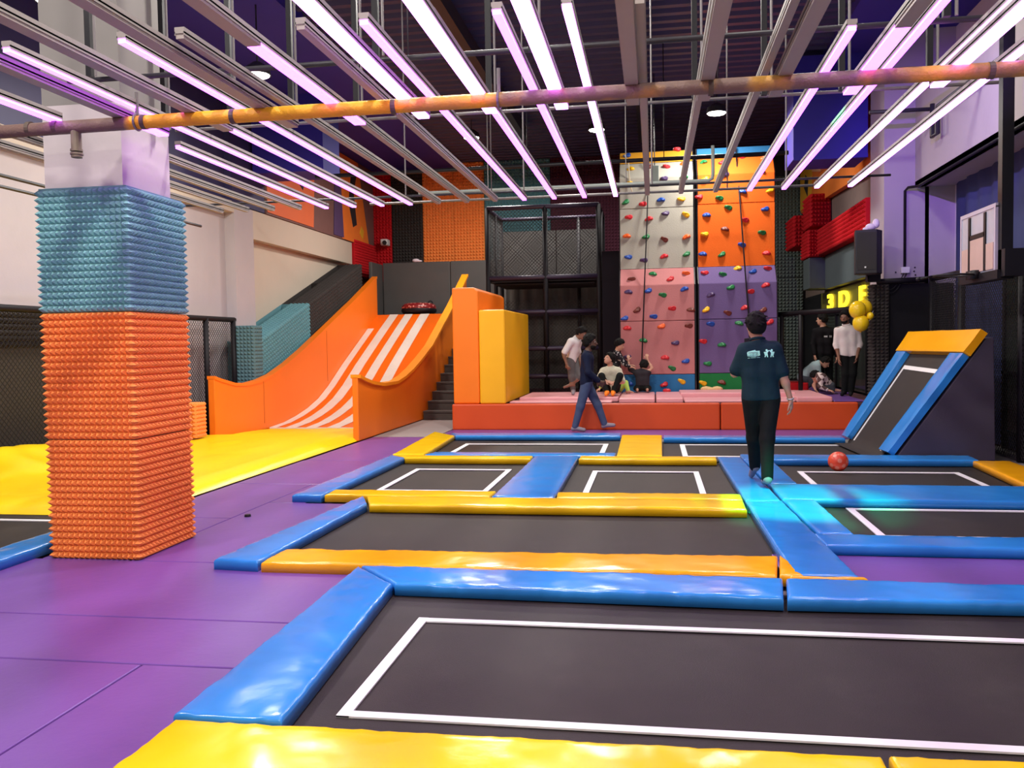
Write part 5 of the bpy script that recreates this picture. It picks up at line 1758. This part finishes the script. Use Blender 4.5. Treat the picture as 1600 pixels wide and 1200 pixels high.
def letters_on(txt, x, z, size, name, m, sx=1.0):
    cu = bpy.data.curves.new(name, 'FONT'); cu.body = txt; cu.size = size; cu.resolution_u = 2
    tmp = bpy.data.objects.new('tmp', cu); COL.objects.link(tmp)
    me = bpy.data.meshes.new_from_object(tmp.evaluated_get(bpy.context.evaluated_depsgraph_get())); bpy.data.objects.remove(tmp)
    for v in me.vertices:
        X, Z = x + v.co.x * sx, z + v.co.y
        hit, p, nrm, _ = ev.ray_cast(Vector((X, -1, Z)), Vector((0, 1, 0)))
        v.co = (X, (p.y if hit else .1) - .0052, Z)
    me.materials.clear(); me.materials.append(m)
    o = bpy.data.objects.new(name, me); COL.objects.link(o); o.parent = shirt


letters_on('camping', -.120 + EX, zc + .004, .026, 'emblem_lettering', DK, 1.1)
letters_on('LAND.IN', -.118 + EX, zc - .020, .022, 'emblem_lettering', DK, 1.1)
stamp([[(x + EX, z) for x, z in q_] for q_ in [[(-.120, zc - .040), (-.100, zc - .037), (-.100, zc - .041), (-.120, zc - .044)], [(-.094, zc - .036), (-.044, zc - .035), (-.044, zc - .039), (-.094, zc - .040)], [(-.038, zc - .034), (-.004, zc - .033), (-.004, zc - .037), (-.038, zc - .038)]]], 'emblem_underline', PRINT)
# two little figures raising joined hands
fx = .036
fig = []
for q in (-1, 1):
    hx = fx + q * .024
    fig.append(disc(hx, zc + .033, .0105))
    body_ = [(hx + q * .004, zc + .020), (hx - q * .020, zc + .036), (hx - q * .024, zc + .030), (hx - q * .008, zc + .008), (hx - q * .014, zc - .034), (hx - q * .004, zc - .034),
             (hx + q * .001, zc - .014), (hx + q * .010, zc - .034), (hx + q * .020, zc - .032), (hx + q * .010, zc + .004), (hx + q * .026, zc + .012), (hx + q * .027, zc + .017)]
    fig.append(body_ if q < 0 else body_[::-1])
stamp(fig, 'emblem_figures', PRINT)

# bearded man in navy walking to the right
J = dict(pel=(.02, 0, .83), neck=(.05, .0, 1.345), head=(.10, -.01, 1.50), fwd=(1, -.08, -.02),
         sL=(.02, .16, 1.27), sR=(.03, -.165, 1.27), eL=(.0, .21, 1.02), eR=(.07, -.23, 1.01), wL=(.18, .15, .84), wR=(.24, -.16, .86),
         dL=(.7, 0, -.5), nL=(0, -1, 0), thL=1, dR=(.8, .1, -.35), nR=(.1, 1, 0), thR=-1, curlR=.6,
         hL=(.01, .085, .81), hR=(.03, -.085, .81), kL=(.20, .08, .44), kR=(-.08, -.08, .43), aL=(.32, .08, .10), aR=(-.18, -.08, .065), tL=(.47, .06, .10), tR=(-.02, -.09, .035))
person(J, (-1.14, 14.8, .0), 'bearded man in navy pullover and faded blue jeans walking right past the platform', NAVY, JEAN, mat('dark_brown_skin', (.10, .045, .03), .55), h=.0115, sleeve=.97,
       feet={'L': SOCKG, 'R': SOCKG, 'name': 'sock'}, beard=True, hem=-.05, hair_kw=dict(vol=.026, back=-.08), build=.98)

# man in the white shirt bending over, one bare foot lifted
J = dict(pel=(.0, .05, .66), neck=(.10, .0, 1.06), head=(.19, -.03, 1.14), fwd=(.85, -.3, -.45),
         sL=(.05, .17, 1.0), sR=(.0, -.15, .99), eL=(.12, .16, .76), eR=(-.13, -.2, .77), wL=(.16, .05, .60), wR=(-.08, -.22, .59),
         dR=(.35, 0, -.9), nR=(.5, .8, 0), thR=-1, dL=(.1, 0, -1), nL=(-.8, 0, 0), thL=1,
         hL=(.04, .11, .64), hR=(-.02, -.04, .64), kL=(.13, .0, .34), kR=(.0, -.06, .34), aL=(.0, -.06, .20), aR=(.02, .0, .08), tL=(-.14, -.1, .15), tR=(.03, -.15, .035), cutL=.35, cutR=.93)
person(J, (-1.50, 16.3, .53), 'young man in white shirt and grey jeans bending forward beside the net tower', WHTS, GRJ, SKIN2, h=.0115, sleeve=.42, build=.86, hs=.9,
       feet={'R': SOCKG, 'name': 'sock'}, hem=-.055)

# boy seated with drawn-up knees, looking up
CREAMS = mat('cream_printed_shirt', (.55, .52, .40), .85, var=.5, vscale=10)
ORSH = mat('orange_sock', (.95, .25, .01), .7)
J = dict(pel=(.0, .32, .12), neck=(-.01, .24, .52), head=(-.03, .20, .66), fwd=(-.75, -.55, .38),
         sL=(.14, .25, .44), sR=(-.15, .24, .44), eL=(.22, .12, .24), eR=(-.24, .10, .26), wL=(.10, -.05, .25), wR=(-.10, -.06, .27),
         dL=(-.9, -.2, -.1), nL=(0, .6, -.8), dR=(.9, -.2, -.1), nR=(0, .6, -.8), thL=1, thR=-1,
         hL=(.08, .30, .11), hR=(-.08, .30, .11), kL=(.17, -.05, .36), kR=(-.16, -.04, .36), aL=(.05, -.12, .07), aR=(-.06, -.12, .07), tL=(.05, -.26, .04), tR=(-.07, -.26, .04))
person(J, (-.77, 15.95, .53), 'boy in cream printed shirt seated on the pink mat in orange socks, looking up', CREAMS, TRB, SKIN3, h=.0105, sleeve=.45, build=.80, hs=.88,
       feet={'L': ORSH, 'R': ORSH, 'name': 'orange_sock'}, hem=-.02, hair_kw=dict(vol=.024, back=-.04))
# small child behind the boy
LIME = mat('lime_clothes', (.42, .62, .12), .85, var=.1)
J = dict(pel=(.05, .0, .10), neck=(.03, -.02, .36), head=(.02, -.04, .46), fwd=(.5, -.8, -.1),
         sL=(.12, -.02, .31), sR=(-.07, -.02, .31), eL=(.20, -.06, .20), eR=(-.20, -.08, .24), wL=(.24, -.16, .09), wR=(-.26, -.15, .10), dL=(.6, -.5, -.5), nL=(0, 0, -1), dR=(-.6, -.5, -.3), nR=(0, 0, -1), thL=1, thR=1,
         hL=(.11, .0, .09), hR=(-.01, .0, .09), kL=(.22, -.10, .20), kR=(-.1, -.16, .22), aL=(.27, -.20, .05), aR=(-.12, -.26, .05), tL=(.36, -.26, .03), tR=(-.12, -.36, .03))
person(J, (-.74, 16.75, .53), 'small child in lime green clothes sitting behind the boy in the cream shirt', LIME, LIME, SKIN3, h=.0105, sleeve=.9, build=.58, hs=.72)
# child standing by the black cloth
PAT = mat('black_white_patterned_jacket', (.10, .10, .10), .85, var=0)
nt = PAT.node_tree; b = nt.nodes['Principled BSDF']
n_ = nt.nodes.new('ShaderNodeTexVoronoi'); n_.inputs['Scale'].default_value = 22
r_ = nt.nodes.new('ShaderNodeValToRGB'); r_.color_ramp.interpolation = 'CONSTANT'; r_.color_ramp.elements[0].color = (.40, .36, .36, 1); r_.color_ramp.elements[1].position = .36; r_.color_ramp.elements[1].color = (.014, .012, .016, 1)
tcn = nt.nodes.new('ShaderNodeTexCoord'); nt.links.new(tcn.outputs['Object'], n_.inputs['Vector']); nt.links.new(n_.outputs['Distance'], r_.inputs[0]); nt.links.new(r_.outputs[0], b.inputs['Base Color'])
J = dict(pel=(-.02, .0, .42), neck=(.0, .0, .80), head=(.06, -.01, .92), fwd=(.9, -.2, -.35),
         sL=(.03, .12, .74), sR=(.02, -.12, .74), eL=(.16, .10, .58), eR=(.14, -.14, .57), wL=(.24, .05, .52), wR=(.25, -.10, .50), dL=(.9, 0, .1), nL=(0, 0, -1), dR=(.9, 0, -.1), nR=(0, 0, -1), thL=1, thR=1,
         hL=(-.02, .07, .40), hR=(-.02, -.07, .40), kL=(.03, .07, .22), kR=(.02, -.07, .22), aL=(-.03, .07, .06), aR=(-.03, -.07, .06), tL=(.08, .07, .03), tR=(.08, -.07, .03))
person(J, (-.70, 17.02, .52), 'child in black and white patterned jacket leaning toward the pink climbing panel', PAT, TRB, SKIN3, h=.011, sleeve=.95, build=.68, hs=.84, hair_kw=dict(vol=.03, back=-.05))
# child in dark clothes with raised arms against the pink panel
DKT = mat('dark_grey_top', (.028, .024, .03), .85, var=.1)
J = dict(pel=(.03, .0, .10), neck=(.03, .02, .42), head=(.06, .06, .50), fwd=(.1, 1, -.35),
         sL=(-.09, .02, .38), sR=(.14, .02, .39), eL=(-.20, .05, .44), eR=(.21, .05, .46), wL=(-.24, .09, .60), wR=(.13, .09, .62), dL=(.0, .1, 1), nL=(0, 1, 0), dR=(-.15, .1, 1), nR=(0, 1, 0), thL=-1, thR=1,
         hL=(-.05, .0, .10), hR=(.10, .0, .10), kL=(-.09, .16, .07), kR=(.14, .16, .07), aL=(-.07, -.10, .06), aR=(.12, -.10, .06), tL=(-.06, -.22, .05), tR=(.12, -.22, .05))
person(J, (-.24, 16.98, .53), 'child in dark top kneeling with both arms raised against the pink climbing panel', DKT, TRB, SKIN3, h=.011, sleeve=.93, build=.70, hs=.84, hem=.03, hair_kw=dict(vol=.026, back=-.06))

# man in black seen from behind at the shop glass
BLKT = mat('black_staff_top', (.007, .006, .008), .85, var=.1, bump=.3, bscale=12)
J = dict(pel=(.0, .0, .76), neck=(-.02, .0, 1.25), head=(-.05, .0, 1.40), fwd=(-.85, .5, 0),
         sL=(-.17, .0, 1.18), sR=(.16, .0, 1.18), eL=(-.22, -.03, .93), eR=(.22, .0, .92), wL=(-.20, -.10, .72), wR=(.22, -.02, .68), dL=(0, 0, -1), nL=(.9, 0, 0), dR=(0, 0, -1), nR=(-.9, 0, 0), thL=1, thR=-1,
         hL=(-.08, .0, .74), hR=(.08, .0, .74), kL=(-.08, -.01, .40), kR=(.09, .0, .40), aL=(-.08, .02, .07), aR=(.11, .02, .07), tL=(-.10, .14, .03), tR=(.13, .14, .03))
bm_, at, R, sh2 = person(J, (3.30, 17.9, .47), 'man dressed all in black standing with his back turned under the yellow sign', BLKT, TRB, SKIN3, h=.0115, sleeve=.95, build=.92, hs=.92, feet={'L': TRB, 'R': TRB, 'name': 'black_sock'})
bpy.context.view_layer.update()
ev = sh2.evaluated_get(bpy.context.evaluated_depsgraph_get())
shirt = sh2
stamp([[(-.03, 1.06), (.035, 1.06), (.035, 1.09), (-.03, 1.09)], [(.07, 1.055), (.085, 1.055), (.085, 1.095), (.07, 1.095)], [(.09, 1.055), (.115, 1.055), (.12, 1.09), (.09, 1.095)]], 'back_print', mat('pale_grey_print', (.5, .5, .5), .7, var=0))
# man in the white shirt facing us
J = dict(pel=(.02, .0, .76), neck=(-.02, .0, 1.25), head=(-.06, -.03, 1.40), fwd=(-.45, -.9, -.05),
         sL=(.16, .0, 1.18), sR=(-.17, .0, 1.18), eL=(.20, -.03, .92), eR=(-.20, .0, .92), wL=(.13, -.14, .71), wR=(-.17, -.09, .68), dL=(-.15, -.2, -1), nL=(-.9, .2, 0), dR=(0, 0, -1), nR=(.9, 0, 0), thL=-1, thR=1,
         hL=(.10, .0, .74), hR=(-.06, .0, .74), kL=(.08, -.03, .40), kR=(-.04, -.01, .40), aL=(.06, .02, .07), aR=(-.05, .04, .07), tL=(.02, -.14, .03), tR=(-.12, -.10, .03))
person(J, (3.44, 16.5, .47), 'bearded man in white shirt with rolled sleeves facing us beside the yellow balloons', WHTS, TRB, SKIN2, h=.0105, sleeve=.62, build=.95, hs=.93, beard=True, collar=WHTS, hem=.0,
       feet={'L': BLKT, 'R': BLKT, 'name': 'black_sock'})
# person crouching in a pale blue top
PBL = mat('pale_blue_top', (.34, .45, .48), .85, var=.06, bump=.3, bscale=12)
GRT = mat('slate_trousers', (.055, .06, .075), .85, var=.1)
J = dict(pel=(-.12, .05, .28), neck=(.18, -.02, .56), head=(.30, -.03, .57), fwd=(.75, -.2, -.65), up=(.6, 0, .8),
         sL=(.16, .12, .52), sR=(.14, -.15, .50), eL=(.24, .12, .32), eR=(.16, -.18, .28), wL=(.32, .05, .16), wR=(.28, -.12, .14), dL=(.3, 0, -.9), nL=(-.9, 0, 0), dR=(.3, 0, -.9), nR=(-.9, 0, 0), thL=1, thR=-1,
         hL=(-.12, .12, .26), hR=(-.12, -.05, .26), kL=(.10, .14, .22), kR=(.08, -.10, .22), aL=(-.10, .14, .06), aR=(-.12, -.08, .06), tL=(.03, .14, .03), tR=(.02, -.08, .03))
person(J, (2.98, 17.75, .47), 'person in pale blue top and slate trousers crouching near the corner foam', PBL, GRT, SKIN3, h=.0115, sleeve=.9, build=.82, hs=.85, hair_kw=dict(vol=.02, back=-.05))
# person crouching in a plaid shirt
PLD = mat('brown_white_plaid', (.5, .4, .36), .85, var=0)
nt = PLD.node_tree; b = nt.nodes['Principled BSDF']
ck = nt.nodes.new('ShaderNodeTexChecker'); ck.inputs['Scale'].default_value = 11; ck.inputs['Color1'].default_value = (.62, .50, .48, 1); ck.inputs['Color2'].default_value = (.09, .05, .05, 1)
tcn = nt.nodes.new('ShaderNodeTexCoord'); mpn = nt.nodes.new('ShaderNodeMapping'); mpn.inputs['Rotation'].default_value = (.3, .7, .5)
nt.links.new(tcn.outputs['Object'], mpn.inputs[0]); nt.links.new(mpn.outputs[0], ck.inputs['Vector']); nt.links.new(ck.outputs['Color'], b.inputs['Base Color'])
J = dict(pel=(.10, .05, .12), neck=(-.10, -.05, .32), head=(-.14, .03, .30), fwd=(-.5, .4, -.7), up=(-.6, 0, .8),
         sL=(-.09, .08, .28), sR=(-.07, -.14, .27), eL=(-.16, .10, .14), eR=(-.10, -.18, .12), wL=(-.15, .02, .05), wR=(.04, -.22, .05), dL=(.3, 0, -.3), nL=(0, 0, -1), dR=(.9, 0, -.2), nR=(0, 0, -1), thL=1, thR=-1,
         hL=(.12, .12, .12), hR=(.12, -.04, .12), kL=(-.04, .14, .09), kR=(-.05, -.08, .09), aL=(.16, .14, .05), aR=(.16, -.07, .05), tL=(.28, .14, .03), tR=(.28, -.07, .03))
person(J, (3.14, 17.1, .50), 'person in brown and white plaid shirt bent down low on the purple mat', PLD, GRT, SKIN3, h=.011, sleeve=.9, build=.80, hs=.82)
